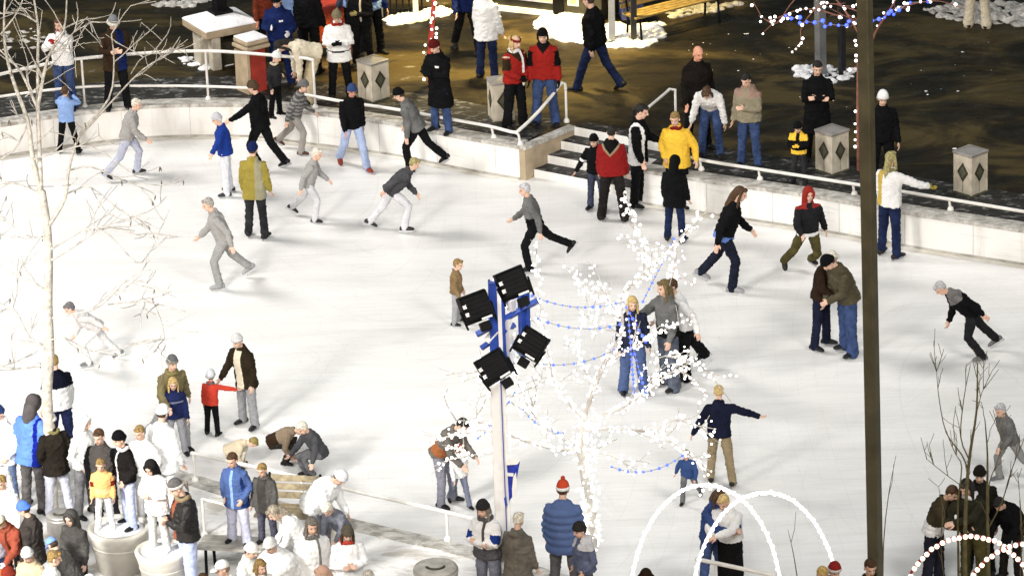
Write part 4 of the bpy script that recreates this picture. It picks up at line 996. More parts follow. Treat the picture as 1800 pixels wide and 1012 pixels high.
# ---- lit trunk and lit tree at the top
tl_ = at(757, 150, H + 0); r = empty('wrapped_tree', tl_); b = MB(); limb(b, smoothline([aty(x, y, tl_.y) - tl_ for x, y in ((757, 150), (756, 90), (760, 40), (764, -20), (770, -120))], 3), .05, .035, 8); b.build('trunk', M['redwire'], r)  # trunk given the wire's red to stand for its red glow
tag(r, 'thin glow-reddened tree trunk wound with white bulbs above the person in the long black coat', 'tree')
rn = random.Random(4); pos = []
for k in range(34):
    y = -40 + k * 5.5; pos.append(aty(758 + rn.uniform(-11, 11) - (3 if y > 80 else 0), y + rn.uniform(-3, 3), tl_.y - .08))
light_string('string_lights', 'white bulbs wound round the glow-reddened trunk at the top centre', pos, M['bulbw'], M['redwire'], .026, 100, tl_)
REDLITBARK = mat('red_lit_bark', (.22, .09, .06), .8, noise=.4)  # bark tinted to carry the red glow and red wires around it
tr = at(1509, 300, H); r = empty('lit_tree', tr); TR = tr.y; rn = random.Random(9); tips4 = []
b = MB(); P = smoothline([aty(x, y, TR) - tr for x, y in ((1509, 300), (1508, 200), (1509, 120), (1511, 70), (1510, 0), (1505, -80))], 3); limb(b, P, .03, .025, 8); b.build('trunk', REDLITBARK, r)
for pts, r0, dy in (([(1510, 130), (1540, 62), (1560, 20), (1590, -30)], .03, -.1), ([(1510, 60), (1480, 10), (1450, -20)], .02, .2), ([(1480, 30), (1430, 20), (1390, 22), (1350, 35), (1325, 5)], .014, .4),
                    ([(1508, 20), (1450, 10), (1410, 45), (1412, 75)], .012, -.2), ([(1560, 20), (1610, 8), (1650, 2), (1690, 14)], .012, -.3), ([(1450, -20), (1400, -5), (1360, 40), (1340, 35)], .012, .1), ([(1510, 40), (1470, 25), (1440, 5)], .01, -.3)):
    n = len(pts); b = MB(); P = smoothline(jitter(rn, [aty(x, y, TR + dy * i) - tr for i, (x, y) in enumerate(pts)], .02), 3); limb(b, P, r0, .006, 6); tips4.append(P)
    for j in range(3):
        i = rn.randint(1, len(P) - 1); grow(b, rn, P[i], Vector((rn.gauss(0, 1), rn.gauss(0, 1), rn.gauss(0, .5))), rn.uniform(.2, .4), .008, 0, tips4, .3, 0)
    b.build('branch', REDLITBARK, r)
tag(r, 'bare tree hung with white and red lights behind the tall square post', 'tree')
pos = []
for P in tips4:
    for i in range(len(P) - 1):
        if rn.random() < .55: pos.append(tr + P[i].lerp(P[i + 1], rn.random()) + Vector((rn.gauss(0, .03), rn.gauss(0, .03), rn.gauss(0, .03))))
for y in (72, 80, 98, 107, 196, 218, 232, 246, 258): pos.append(aty(1504 + rn.uniform(-1, 1), y, TR - .06))
for x, y in ((1411, 68), (1408, 76), (1530, 2), (1542, 46), (1501, 40), (1503, 42)): pos.append(aty(x, y, TR))
light_string('string_lights', 'white bulbs on red wire over the tree behind the tall post', pos, M['bulbw'], M['redwire'], .026, 100, tr)
bl = [aty(x, y, TR - .2) for x, y in ((1381, 28), (1391, 33), (1406, 31), (1406, 41), (1418, 39), (1432, 40), (1446, 37), (1450, 47), (1460, 43), (1474, 45), (1488, 45), (1492, 38), (1533, 37), (1545, 34), (1555, 31), (1562, 24), (1566, 20), (1571, 26), (1580, 18), (1600, 5), (1632, 3))]
light_string('string_lights', 'blue bulbs in a swag across the two grey posts at the top right', bl, M['bulbb'], M['wire'], .033, 100, tr, wires=[bl])
# ================================================================ light arches
def arch(x0, x1, ytop, gy, yfar, label, red=False, n=52):
    cx = (x0 + x1) / 2; g = at(cx, gy, H); Y = g.y; r = empty('light_arch', g)
    a0 = aty(x0, gy, Y); a1 = aty(x1, gy, Y); hgt = (aty(cx, ytop, Y) - g).z; hw = (a1 - a0).length / 2
    P = [Vector((-hw * math.cos(t), 0, hgt * math.sin(t) ** .92)) for t in [math.pi * i / 40 for i in range(41)]]
    b = MB(); b.tube(P, .014, 6, False); b.build('hoop', M['red'] if red else M['whitep'], r)
    b = MB(); b.tube([p + Vector((0, -.03, 0)) for p in P], .018 if not red else .014, 8, False); b.build('rope_light', M['rope'] if not red else M['redwire'], r)
    bm = MB(); bm.ell((0, 0, 0), (.027,) * 3 if not red else (.034,) * 3, seg=8, n=5); me = bm.mesh('bulb', [M['bulbr'] if red else M['bulbw']]); me.polygons.foreach_set('use_smooth', [True] * len(me.polygons))
    rr = random.Random(int(x0))
    for k in range(n):
        t = math.pi * (k + .5) / n; o = bpy.data.objects.new('bulb', me); COL.objects.link(o); o.parent = r
        o.location = (-(hw + .0) * math.cos(t) + rr.uniform(-.008, .008), -.035, hgt * math.sin(t) ** .92 + rr.uniform(-.012, .012))
    return tag(r, label, 'light arch', 'lit hoops at the front edge')
arch(1107, 1376, 850, 1085, 0, 'white light arch nearest the centre tree, left one of the overlapping white pair')
arch(1214, 1478, 863, 1100, 0, 'white light arch framing the embracing couple, right one of the white pair')
arch(1572, 1830, 940, 1120, 0, 'red and white light arch left of the bare shrub', True, 40)
arch(1672, 1950, 951, 1128, 0, 'red and white light arch running out of the right edge of the picture', True, 40)
# ================================================================ planters and near things
def planter(px, py, rtop, h, label):
    p = at(px, py, H); r = empty('planter', p); b = MB(); rb = rtop * .74
    prof = [(0, rb), (h * .72, rtop * .90), (h * .74, rtop * .93), (h * .78, rtop * .93), (h * .80, rtop * .95), (h * .90, rtop * 1.0), (h * .97, rtop * 1.02), (h, rtop * .99), (h, rtop * .86), (h * .93, rtop * .84)]
    b.rings([[(q * math.cos(a), q * math.sin(a), z) for a in [2 * math.pi * i / 40 for i in range(40)]] for z, q in prof]); b.build('pot', M['planter'], r)
    b = MB(); b.ell((0, 0, h * .93), (rtop * .84, rtop * .84, .05), seg=24); b.build('snow_filling', M['snow'], r)
    b = MB(); b.rings([[(q * math.cos(a), q * math.sin(a), z) for a in [2 * math.pi * i / 40 for i in range(40)]] for z, q in ((h * .60, rtop * .866), (h * .61, rtop * .89), (h * .63, rtop * .892), (h * .64, rtop * .872))], False); b.build('moulding', M['planter'], r)
    tag(r, label, 'planter', 'large round stone planters'); return p
PL1 = planter(214, 998, .42, .62, 'big cream round planter with the orange coated child standing on it')
PL2 = planter(290, 1038, .36, .62, 'cream round planter left of the dark jacket and patterned beanie')
def drum(px, py, rad, h, label, mt, name='litter_drum'):
    p = at(px, py, H); r = empty(name, p)
    b = MB(); b.rings([[(q * math.cos(a), q * math.sin(a), z) for a in [2 * math.pi * i / 32 for i in range(32)]] for z, q in ((0, rad * .95), (.03, rad), (h * .85, rad), (h * .87, rad * 1.04), (h * .93, rad * 1.04))]); b.build('body', mt, r)
    b = MB(); b.rings([[(q * math.cos(a), q * math.sin(a), z) for a in [2 * math.pi * i / 32 for i in range(32)]] for z, q in ((h * .93, rad * 1.02), (h * .97, rad * .98), (h, rad * .80), (h * .99, rad * .4))]); b.build('lid', mt, r)
    b = MB(); b.tube([(rad * .42 * math.cos(a), rad * .42 * math.sin(a) - .02, h * 1.0) for a in [math.radians(200 + i * 14) for i in range(11)]], .02, 6); b.build('slot', M['dolive'], r)
    tag(r, label, 'litter drum'); return p
drum(770, 1092, .285, .82, 'round grey litter drum with a slotted lid at the bottom edge', M['conc'])
drum(112, 985, .19, .72, 'grey metal drum with a dark open rim left of the big planter', M['metal'])
# benches
def bench(px, py, L, rz, label, mt, back=True, bz=.0):
    p = at(px, py, H); r = empty('bench', p, rz)
    for k in range(4):
        b = MB(); b.box((0, -.17 + k * .115, .44), (L, .095, .035)); b.build('seat_slat', mt, r, smooth=False, bevel=.006)
    if back:
        for k in range(3):
            b = MB(); b.box((0, .27 + k * .015, .56 + k * .12), (L, .03, .09)); b.build('back_slat', mt, r, smooth=False, bevel=.006)
    for sx in (-1, 1):
        b = MB(); x = sx * (L / 2 - .12); b.tube([(x, -.2, 0), (x, -.17, .42), (x, .2, .42), (x, .24, 0)], .022, 6); 
        if back: b.tube([(x, .2, .42), (x, .30, .86)], .02, 6)
        b.build('leg_frame', M['black'], r)
    tag(r, label, 'bench'); return p, r
BP, _ = bench(428, 1008, 1.15, math.radians(-12), 'pale wooden bench that the blue coat and the boy beside it stand on', M['conc'], False)
bench(515, 950, .95, math.radians(-12), 'weathered slatted bench at the near kerb right of the boy in dark grey', M['wood'])
bench(1185, 50, 2.0, math.radians(34), 'yellow lit wooden bench with curly iron ends at the top edge', M['yellowwood'])
# ================================================================ top of the plaza
# kiosk
def kiosk():
    a = at(868, 17, H); c = at(1058, 38, H); d = (c - a); L = d.length; rz = math.atan2(d.y, d.x); r = empty('kiosk', a, rz)
    b = MB(); b.box((L / 2, 1.0, 1.0), (L, 2.0, 2.0)); b.build('wall', M['dolive'], r, smooth=False)
    b = MB(); b.box((L / 2, -.02, .05), (L + .04, .05, .10)); b.build('kick_board', M['whitep'], r, smooth=False)
    for x, w_ in ((.75, 1.0), (1.63, .22)):
        b = MB(); b.box((x, -.01, .62), (w_, .03, .75)); f_ = b.build('window', M['whitep'], r, smooth=False); b = MB(); b.box((x, -.03, .62), (w_ - .08, .012, .67)); b.build('pane', M['glow'], f_, smooth=False)
    b = MB(); b.box((1.33, -.02, 1.0), (.2, .06, 2.0)); b.build('post', M['black'], r, smooth=False)
    b = MB(); b.box((L / 2, .9, 2.05), (L + .4, 2.6, .12)); b.build('roof', M['snow'], r, smooth=False)
    tag(r, 'dark olive kiosk wall with yellow lit windows at the top edge', 'kiosk')
kiosk()
# dark fence
a = at(665, 30, H); c = at(742, 24, H); r = empty('fence', a); d = c - a
for k in range(8):
    b = MB(); q = d * (k / 7); b.box((q.x, q.y, .5), (.03, .03, 1.0)); b.build('baluster', M['black'], r, smooth=False)
for z in (.12, .95):
    b = MB(); b.tube([Vector((0, 0, z)), Vector((d.x, d.y, z))], .02, 6); b.build('rail', M['black'], r)
for f in (.05, .86):
    q = d * f; b = MB(); b.box((q.x, q.y, .6), (.1, .1, 1.2)); b.build('post', M['whitep'] if f > .5 else M['steel'], r, smooth=False)
tag(r, 'dark iron fence with a pale post behind the snow strip at the top', 'fence')
# stone oven with snow covered slab
ov = at(392, 108, H); r = empty('stone_oven', ov, math.radians(28)); 
for (x, y, w_) in ((-.30, .12, .30), (.28, -.30, .24), (.30, .3, .24), (-.3, -.34, .18)):
    b = MB(); b.box((x, y, .33), (w_, w_, .66)); b.build('pillar', M['stone'], r, smooth=False, bevel=.02)
b = MB(); b.box((0, 0, .22), (.55, .55, .44)); b.build('core', M['dolive'], r, smooth=False)
b = MB(); b.box((0, 0, .70), (1.06, 1.02, .13)); b.build('slab', M['tan'], r, smooth=False, bevel=.02)
b = MB(); b.add([(-.54, -.52, .77), (.54, -.52, .77), (.54, .52, .77), (-.54, .52, .77), (-.52, -.5, .80), (.52, -.5, .80), (.52, .5, .80), (-.52, .5, .80), (-.16, -.14, .94), (.16, -.14, .94), (.16, .16, .94), (-.16, .16, .94)],
    [(0, 1, 5, 4), (1, 2, 6, 5), (2, 3, 7, 6), (3, 0, 4, 7), (4, 5, 9, 8), (5, 6, 10, 9), (6, 7, 11, 10), (7, 4, 8, 11), (8, 9, 10, 11), (3, 2, 1, 0)]); b.build('snow_cover', M['snow'], r, smooth=False, bevel=.02)
b = MB(); b.box((0, .0, .96), (.36, .36, .05)); b.build('chimney_collar', M['black'], r, smooth=False)
b = MB(); b.box((0, 0, 1.15), (.2, .2, .36)); b.build('chimney', M['black'], r, smooth=False)
tag(r, 'square stone oven under a snow covered slab with a black chimney', 'oven')
# red cabinet
rc = at(446, 158, H); r = empty('red_cabinet', rc, math.radians(35))
b = MB(); b.box((0, 0, .40), (.36, .36, .80)); b.build('body', M['red'], r, smooth=False, bevel=.015)
b = MB(); b.box((-.20, 0, .38), (.05, .42, .76)); b.build('side_panel', M['tan'], r, smooth=False)
for z, g in ((.84, .5), (.93, .46)):
    b = MB(); b.box((0, 0, z), (g, g, .07)); b.build('slab', M['tan'], r, smooth=False, bevel=.02)
b = MB(); b.box((0, 0, .985), (.44, .44, .035)); b.build('snow_cover', M['snow'], r, smooth=False, bevel=.015)
tag(r, 'red cabinet with tan stone slabs on top behind the tall railing', 'cabinet')
# fire box
fx = at(583, 88, H); r = empty('fire_box', fx, math.radians(10))
b = MB(); b.box((0, .2, .36), (.62, .10, .72)); b.build('back_wall', M['brick'], r, smooth=False)
for sx in (-1, 1):
    b = MB(); b.box((sx * .31, 0, .30), (.07, .42, .60)); b.build('side_wall', M['brick'], r, smooth=False)
b = MB(); b.box((0, 0, .06), (.55, .42, .12)); b.build('hearth', M['dolive'], r, smooth=False)
b = MB(); b.box((0, .02, .82), (.5, .4, .12)); b.build('hood', M['red'], r, smooth=False)
for x, h_, rr_ in ((-.05, .34, .09), (.10, .26, .07), (.02, .20, .10)):
    b = MB(); b.tube([(x, -.02, .14), (x + .02, -.02, .14 + h_ * .4), (x - .02, -.02, .14 + h_ * .8), (x + .01, -.02, .14 + h_)], [rr_ * .7, rr_, rr_ * .45, .008], 8); b.build('flame', M['flame'], r)
tag(r, 'red brick fire box with bright flames behind the woman in the white jacket', 'fire box')
BK = (.012, .012, .014); DG = (.05, .05, .055); NV = (.012, .025, .12); JE = (.06, .10, .24); DJ = (.018, .03, .09); RD = (.42, .025, .02); WH = (.72, .72, .72); CR = (.60, .54, .42)
TN = (.42, .33, .20); GY = (.22, .22, .23); PG = (.45, .45, .47); OL = (.10, .085, .03); BR = (.06, .035, .02); YL = (.75, .47, .05); BL = (.03, .10, .55); PB = (.22, .34, .62); KH = (.32, .28, .12)
BLH = (.52, .38, .16); BRH = (.07, .035, .015); BKH = (.012, .010, .009); WHH = (.62, .58, .50); LBH = (.26, .17, .06)
GF = 'onlookers on the far plaza'; GS = 'skaters on the ice'; GN = 'onlookers at the near side'
PALE = (.47, .46, .45)
P = person
# ---------------- far plaza
P(118, 190, H, 1.72, -20, 'photo', WH, JE, 'person in a white jacket raising red mittens to the face behind the tall railing', gl=RD, hair=(BRH, 'bob'), hat=None, group=GF)
P(208, 192, H, 1.80, 15, 'hold', BR, BK, 'person in a dark coat and grey fur trimmed hat behind the tall railing', hat=('fur', (.30, .32, .36), (.62, .60, .55)), pat=[('left', NV, .02)], jl='thigh', group=GF)
P(497, 150, H, 1.78, -10, 'hold', NV, NV, 'person in a navy pullover and black beanie with white gloves held apart', hat=('beanie', BK), gl=WH, pat=[('logo', WH)], A=(10, 20, 80, 5), B=(20, 14, 95, 30), group=GF, bodywide=1.1)
P(546, 128, H, 1.80, 160, 'stand', BK, BK, 'broad person in black with the back turned left of the fire', bodywide=1.12, hair=(BRH, 'short'), group=GF, hp=20)
P(600, 172, H, 1.70, 0, 'hold', WH, BK, 'woman in a white jacket with black gloves and a knitted hat holding something small', hat=('beanie', (.30, .26, .16)), gl=BK, scarf=(RD,), jl='thigh', pat=[('band', DG, -.02, .01)], group=GF, bodywide=1.08)
P(548, 178, H, 1.70, -75, 'bend', CR, (.50, .42, .28), 'person in a cream coat bending forward with dark hair hanging down', hair=(BKH, 'long'), lean=70, group=GF)
P(640, 118, H, 1.66, -20, 'onehold', BK, BK, 'person in black with a grey hat and pale scarf right of the fire', hat=('beanie', GY), scarf=(CR, .05), group=GF, gl=KH)
P(627, 92, H, 1.82, -30, 'stand', (.10, .11, .15), BK, 'person in a grey blue jacket at the top edge behind the grey hat', pat=[('right', PB, .08)], group=GF, hp=20, hair=(WHH, 'short'))
P(655, 95, H, 1.80, 30, 'stand', NV, BK, 'person in a navy jacket at the top edge beside the dark fence', pat=[('lower', PB, .05)], group=GF)
P(520, 100, H, 1.72, 0, 'stand', PB, DJ, 'person in a pale blue jacket partly hidden behind the navy pullover', hair=(BRH, 'short'), scarf=(WH,), group=GF)
P(474, 105, H, 1.70, 20, 'stand', (.20, .04, .02), BK, 'person in a dark red jacket left of the navy pullover', hair=(BRH, 'bob'), group=GF, skin=(.55, .2, .14))
P(485, 205, H, 1.20, 60, 'onehold', DG, BK, 'child with a white hat and pale scarf looking over the tall railing', hat=('beanie', WH, WH, WH), scarf=(CR,), group=GF)
P(777, 232, H, 1.75, -35, 'hold', BK, JE, 'person in a long black coat and dark red hat under the wrapped tree trunk', hat=('beanie', (.14, .015, .015)), jl='knee', gl=BK, group=GF, pat=[('logo', WH)], botk='denim')
P(822, 92, H, 1.78, 10, 'walk', NV, BK, 'person in a navy top at the top edge left of the long white coat', group=GF)
P(857, 138, H, 1.78, 150, 'stand', WH, DJ, 'person in a long white coat and dark jeans with the back turned', jl='thigh', hair=(BLH, 'short'), group=GF, bodywide=1.05)
P(906, 222, H, 1.70, 40, 'stand', RD, BK, 'woman in a red and black jacket with a long white scarf and red headband', hat=('band', (.30, .02, .02)), hair=(BLH, 'bob'), scarf=(WH, -.12), pat=[('vyoke', BR, .30), ('armband', BR, .15, .9), ('armband', (.5, .4, .3), 0, .1)], wide=1.15, B=(15, 16, 70, 60), A=(15, 14, 70, 55), gl=BK, group=GF, bodywide=1.08)
P(960, 219, H, 1.80, -5, 'stand', RD, JE, 'man in a red and black jacket, jeans and a black ear flap hat', hat=('flap', BK, BK), pat=[('vyoke', BK, .36), ('armband', BK, .1, 1.1)], gl=BK, group=GF, bodywide=1.12, wide=1.1)
P(1052, 160, H, 1.86, -120, 'walk', BK, DJ, 'tall person in black walking away in jeans at the top centre', group=GF, bodywide=1.15)
P(1226, 262, H, 1.90, 25, 'stand', (.02, .016, .014), BK, 'big bald man in a dark coat behind the woman bending over', hair=None, jl='thigh', skin=(.62, .30, .20), group=GF, bodywide=1.2)
P(1250, 274, H, 1.68, -10, 'bend', WH, JE, 'woman in a white jacket and jeans bending forward by the right steps', hair=(BRH, 'bob'), lean=50, jl='waist', A=(40, 16, 10, 0), B=(40, 22, 10, 0), group=GF)
P(1318, 293, H, 1.72, -25, 'onehold', (.38, .34, .24), JE, 'man in a tan jacket and jeans with short dark hair standing on the far plaza', hair=(BKH, 'short'), hood='down', pat=[('yoke', (.45, .30, .24), .36)], jl='hip', group=GF, bodywide=1.12)
P(1437, 280, H, 1.80, 5, 'crossed', BK, BK, 'man in a long black coat with folded arms beside the litter bin', jl='knee', hair=(BKH, 'short'), group=GF)
P(1405, 322, H, 1.10, -15, 'hold', BK, DG, 'small child in a black and yellow jacket and black hat behind the low rail', hat=('beanie', BK), pat=[('yoke', YL, .30), ('lower', YL, .02)], gl=YL, group=GF)
P(1551, 330, H, 1.74, 5, 'stand', BK, BK, 'dark clothed person in a white helmet just right of the tall square post', hat=('helmet', (.75, .75, .75)), group=GF)
P(1718, 48, H, 1.75, 170, 'stand', CR, CR, 'pair of cream trousers of a person cut off by the top right edge', group=GF, wide=1.2)
# ---------------- on the ice, far
P(122, 270, 0, 1.22, 170, 'photo', PB, BK, 'child skater in a light blue jacket with dark mittens raised by the left wall', gl=NV, hair=(BRH, 'short'), ls=10, rs=12, A=(60, 50, 90, 0), B=(60, 50, 90, 0), group=GS)
P(222, 312, 0, 1.50, 90, 'glideL', PALE, (.38, .40, .50), 'pale grey skater gliding along the left wall below the fur hat', hair=(WHH, 'short'), footc=DG, group=GS)
P(402, 342, 0, 1.48, -90, 'outR', (.02, .06, .36), (.60, .61, .66), 'skater in a blue top with arms flung out and white trousers at the left', A=(20, 60, 5, 0), B=(10, 70, 5, 0), hair=(WHH, 'short'), footc=DG, group=GS, hat=('beanie', (.5, .5, .55)))
P(476, 300, 0, 1.66, -110, 'walk', BK, BK, 'tall skater all in black with an arm stretched left near the curved wall', B=(20, 50, 10, 0), A=(50, 30, 10, 0), hat=('beanie', (.12, .08, .05)), group=GS, ls=8, lk=50, bodywide=1.1)
P(452, 418, 0, 1.66, 165, 'stand', (.42, .34, .07), DG, 'skater in a mustard yellow coat and blue beanie seen from behind', hat=('beanie', NV), pat=[('right', (.45, .42, .28), .06)], jl='thigh', hp=0, group=GS, la=8, lk=12)
P(516, 268, 0, 1.40, 80, 'glideR', (.33, .32, .31), (.42, .39, .36), 'grey striped skater against the far wall left of the low rail', pat=[('stripes', (.12, .12, .12))], hat=('beanie', GY), footc=(.12, .05, .03), group=GS)
P(540, 387, 0, 1.35, 80, 'glideR', PALE, (.50, .50, .52), 'faint pale grey skater right of the mustard coat', hair=(WHH, 'short'), footc=DG, group=GS)
P(622, 296, 0, 1.62, 20, 'walk', BK, (.35, .42, .62), 'skater in a black top, pale jeans and blue headgear by the wall', hat=('beanie', (.05, .09, .25)), footc=(.35, .05, .03), group=GS, skin=(.5, .25, .18))
P(687, 407, 0, 1.52, 95, 'strideR', (.09, .09, .10), (.55, .55, .58), 'skater bent low in a charcoal jacket and pale trousers mid stride', hair=(KH, 'short'), footc=DG, group=GS, lean=46)
P(744, 300, 0, 1.62, -100, 'glideL', (.20, .20, .20), BK, 'skater in a grey jacket and black trousers leaning left before the low rail', hat=('beanie', BK), group=GS, lean=26, B=(30, 20, 15, 10), A=(15, 12, 15, 10))
P(405, 500, 0, 1.62, -80, 'glideL', PALE, (.42, .42, .42), 'very pale skater pushing off in the left middle of the ice', hair=((.3, .28, .26), 'short'), footc=PG, group=GS)
P(178, 640, 0, 1.30, -85, 'strideL', (.50, .49, .49), (.60, .60, .60), 'pale skater bending low behind the birch tree', hair=((.14, .13, .14), 'short'), footc=GY, group=GS, lean=52)
P(955, 472, 0, 1.55, -90, 'glideL', (.20, .20, .20), BK, 'skater in a grey top and black leggings pushing off in mid rink', pat=[('lower', BK, .14)], hair=(PG, 'short'), group=GS, ra=-40, jl='hip', lean=12)
P(803, 570, 0, 1.08, 80, 'stand', (.30, .20, .10), PG, 'small child in tan brown alone in the middle of the ice beside the floodlights', hair=(LBH, 'short'), group=GS)
P(1050, 370, 0, 1.36, -20, 'reachR', BK, (.07, .08, .13), 'skater in a black jacket with a white sleeve stripe left of the red jacket', B=(5, 28, 10, 0), A=(5, 5, 20, 10), pat=[('armband', WH, .75, .95)], hat=('beanie', BK), group=GS)
P(1078, 388, 0, 1.66, 170, 'stand', (.34, .02, .02), (.035, .03, .028), 'broad skater in a red jacket with tan and black shoulders by the steps', pat=[('vyoke', BK, .30), ('vstripe', TN, .26)], hair=(BKH, 'short'), bodywide=1.25, ls=8, rs=8, group=GS, wide=1.1)
P(1122, 362, 0, 1.82, 75, 'stand', BK, BK, 'dark haired girl in a black jacket with a white shoulder beside the steps', hair=(BKH, 'tail'), pat=[('right', WH, .10)], group=GS, A=(25, 15, 60, 20), hp=15, jl='thigh')
P(1192, 364, 0, 1.72, -15, 'pockets', YL, BK, 'person in a bright yellow jacket by the right end of the steps', hair=(LBH, 'short'), scarf=((.30, .02, .02),), group=GS, bodywide=1.12, jl='thigh', A=(-5, 30, 40, 20))
P(1187, 425, 0, 1.48, 160, 'stand', BK, DJ, 'hooded skater all in black below the yellow jacket', hood='up', group=GS, bodywide=1.1, jl='thigh')
P(1268, 508, 0, 1.84, 85, 'glideR', BK, (.02, .025, .05), 'long legged skater in black with a blue hem and brown hair striding right', hair=(BRH, 'long'), pat=[('lower', (.12, .20, .50), -.01)], jl='hip', lean=20, ra=22, rk=30, la=-16, footc=PG, group=GS)
P(1412, 480, 0, 1.62, 15, 'glideL', (.03, .03, .035), OL, 'skater in black with a red hood and white hem band by the right wall', hood='up', hat=('beanie', (.40, .04, .03)), pat=[('band', WH, -.10, -.02), ('yoke', (.4, .04, .03), .42)], group=GS, lk=80, la=20, lean=4)
P(1563, 452, 0, 1.80, 140, 'reachR', WH, DJ, 'skater in a white and yellow jacket with a yellow glove right of the tall post', B=(40, 55, 15, 0), pat=[('left', (.50, .36, .08), .05)], gl=(.45, .36, .06), hair=(KH, 'long'), scarf=(KH,), group=GS, hp=0)
P(1722, 628, 0, 1.60, -80, 'glideL', BK, (.03, .03, .035), 'dark skater leaning into a fast turn alone at the right', lean=48, sl=-6, ra=-34, rk=8, la=10, lk=45, hair=(PG, 'short'), group=GS, footc=GY, pat=[('yoke', (.25, .24, .24), .34)])
P(1782, 845, 0, 1.30, -60, 'glideR', (.22, .22, .22), (.38, .38, .38), 'dim grey skater near the right edge above the shrub', hair=(PG, 'short'), footc=GY, group=GS)
# ---------------- middle
P(1443, 612, 0, 1.68, 60, 'hug', (.05, .028, .018), (.02, .025, .06), 'blonde woman in a brown jacket whispering to the man in the olive jacket', hair=(WHH, 'long'), hp=22, A=(40, 10, 30, 30), B=(25, 10, 60, 40), group=GS)
P(1492, 622, 0, 1.80, -65, 'hug', (.085, .07, .035), JE, 'man in an olive leather jacket, jeans and black beanie leaning to the blonde', hat=('beanie', BK), lean=22, hp=24, topk='shell', A=(30, 10, 60, 40), B=(25, 10, 40, 40), group=GS, bodywide=1.1, wide=1.15)
P(1114, 692, 0, 1.62, 10, 'stand', (.03, .035, .07), (.10, .15, .32), 'blonde in a dark jacket and jeans behind the blue bulbs of the tree', hair=(BLH, 'bob'), group=GS, wide=1.15)
P(1178, 682, 0, 1.78, -60, 'reachR', (.20, .20, .20), (.13, .15, .20), 'long haired woman in a grey jacket and flared jeans holding on to a partner', hair=((.14, .10, .04), 'long'), B=(45, 30, 15, 0), pat=[('lower', BK, .06)], wide=1.2, group=GS, hp=5)
P(1212, 662, 0, 1.68, -70, 'glideL', WH, BK, 'partner in a white jacket and black trousers behind the grey jacket', hair=(BRH, 'short'), ra=-30, rk=5, la=6, lk=8, lean=14, group=GS, wide=1.15)
P(1268, 852, 0, 1.50, 175, 'tpose', (.02, .025, .06), TN, 'blond skater in a navy top and tan trousers with one arm out', hair=(BLH, 'short'), A=(0, 30, 15, 0), B=(10, 70, 10, 0), group=GS)
P(1213, 882, 0, .90, -10, 'glideR', (.06, .12, .33), GY, 'toddler in a blue snow jacket skating beside the tan trousers', hair=((.18, .14, .04), 'short'), group=GS)
P(785, 888, 0, 1.56, 60, 'stoop', (.20, .18, .16), (.30, .30, .36), 'adult in a grey and orange jacket stooping over a child in white', hair=(BKH, 'short'), pat=[('band', (.45, .16, .06), -.02, .16)], group=GS, A=(60, 8, 30, 20))
P(808, 888, 0, .98, 20, 'walk', WH, (.26, .28, .38), 'child in a white jacket held from behind by the stooping adult', hat=('beanie', (.50, .12, .05)), group=GS)
P(300, 790, 0, 1.62, 30, 'glideL', (.24, .20, .10), (.42, .42, .43), 'skater in an olive brown coat and grey hat behind the navy jersey', hat=('beanie', (.20, .20, .21), (.4, .36, .3)), group=GS, scarf=(KH,), lean=10)
P(312, 800, 0, 1.26, 10, 'stand', (.02, .03, .11), (.42, .42, .46), 'skater in a navy jersey with tan hair above the white bobble hat', hair=((.50, .36, .14), 'bob'), pat=[('band', (.25, .25, .35), .26, .29)], group=GS, bodywide=1.1)
P(374, 765, 0, 1.00, 160, 'outR', (.50, .05, .03), BK, 'small child in a red jacket and grey helmet holding out one hand', B=(30, 75, 5, 0), A=(5, 8, 10, 0), hat=('helmet', (.55, .56, .60)), scarf=(GY,), group=GS, hp=0)
P(438, 750, 0, 1.56, -40, 'stand', (.05, .035, .02), (.40, .40, .42), 'skater in a brown and cream jacket helping the child in red', hat=('beanie', (.60, .60, .60)), pat=[('front', CR, .075)], jl='thigh', group=GS, lean=8, B=(25, 18, 15, 0))
P(548, 838, 0, 1.30, -60, 'crouch', (.10, .10, .11), GY, 'skater in a grey jacket squatting low with arms spread', hair=(WHH, 'short'), A=(40, 60, 10, 0), B=(60, 20, 10, 0), lean=26, group=GS)
P(500, 815, 0, 1.25, 80, 'crouch', (.34, .26, .18), (.05, .045, .04), 'skater in tan and dark brown crouching beside the grey squatting one', hair=(BRH, 'short'), pat=[('lower', BR, .15)], group=GS, lean=62)
P(418, 822, 0, 1.00, 80, 'crouch', (.52, .45, .33), (.50, .46, .38), 'child in a cream snowsuit fallen on the ice behind the near rail', hair=((.22, .17, .05), 'short'), group=GS, lean=66)
P(1252, 1040, 0, 1.62, 40, 'hug', (.05, .09, .26), (.08, .12, .28), 'person in a blue jacket embracing the one in white under the arch', hair=(BRH, 'bob'), group=GS)
P(1286, 1048, 0, 1.62, -30, 'hug', WH, BK, 'person in a fluffy white top and long black skirt inside the light arch', hair=(BLH, 'short'), skirt=(.012, .011, .011), group=GS, jl='waist', bodywide=1.05)
P(1640, 1030, 0, 1.62, 60, 'hug', (.07, .055, .03), (.03, .03, .05), 'man in a brown jacket with a white waist leaning to his friends at the right', lean=20, pat=[('lower', WH, .10)], hair=(BRH, 'short'), group=GS, wide=1.1)
P(1712, 1035, 0, 1.74, -40, 'hug', (.05, .048, .03), OL, 'dark haired person in an olive jacket facing the man with the white waist', hair=(BKH, 'long'), scarf=(WH,), group=GS, bodywide=1.1)
P(1722, 1010, 0, 1.66, -10, 'stand', (.03, .028, .02), BK, 'dark figure standing just behind the olive jacket at the right', hat=('beanie', (.03, .025, .02)), group=GS)
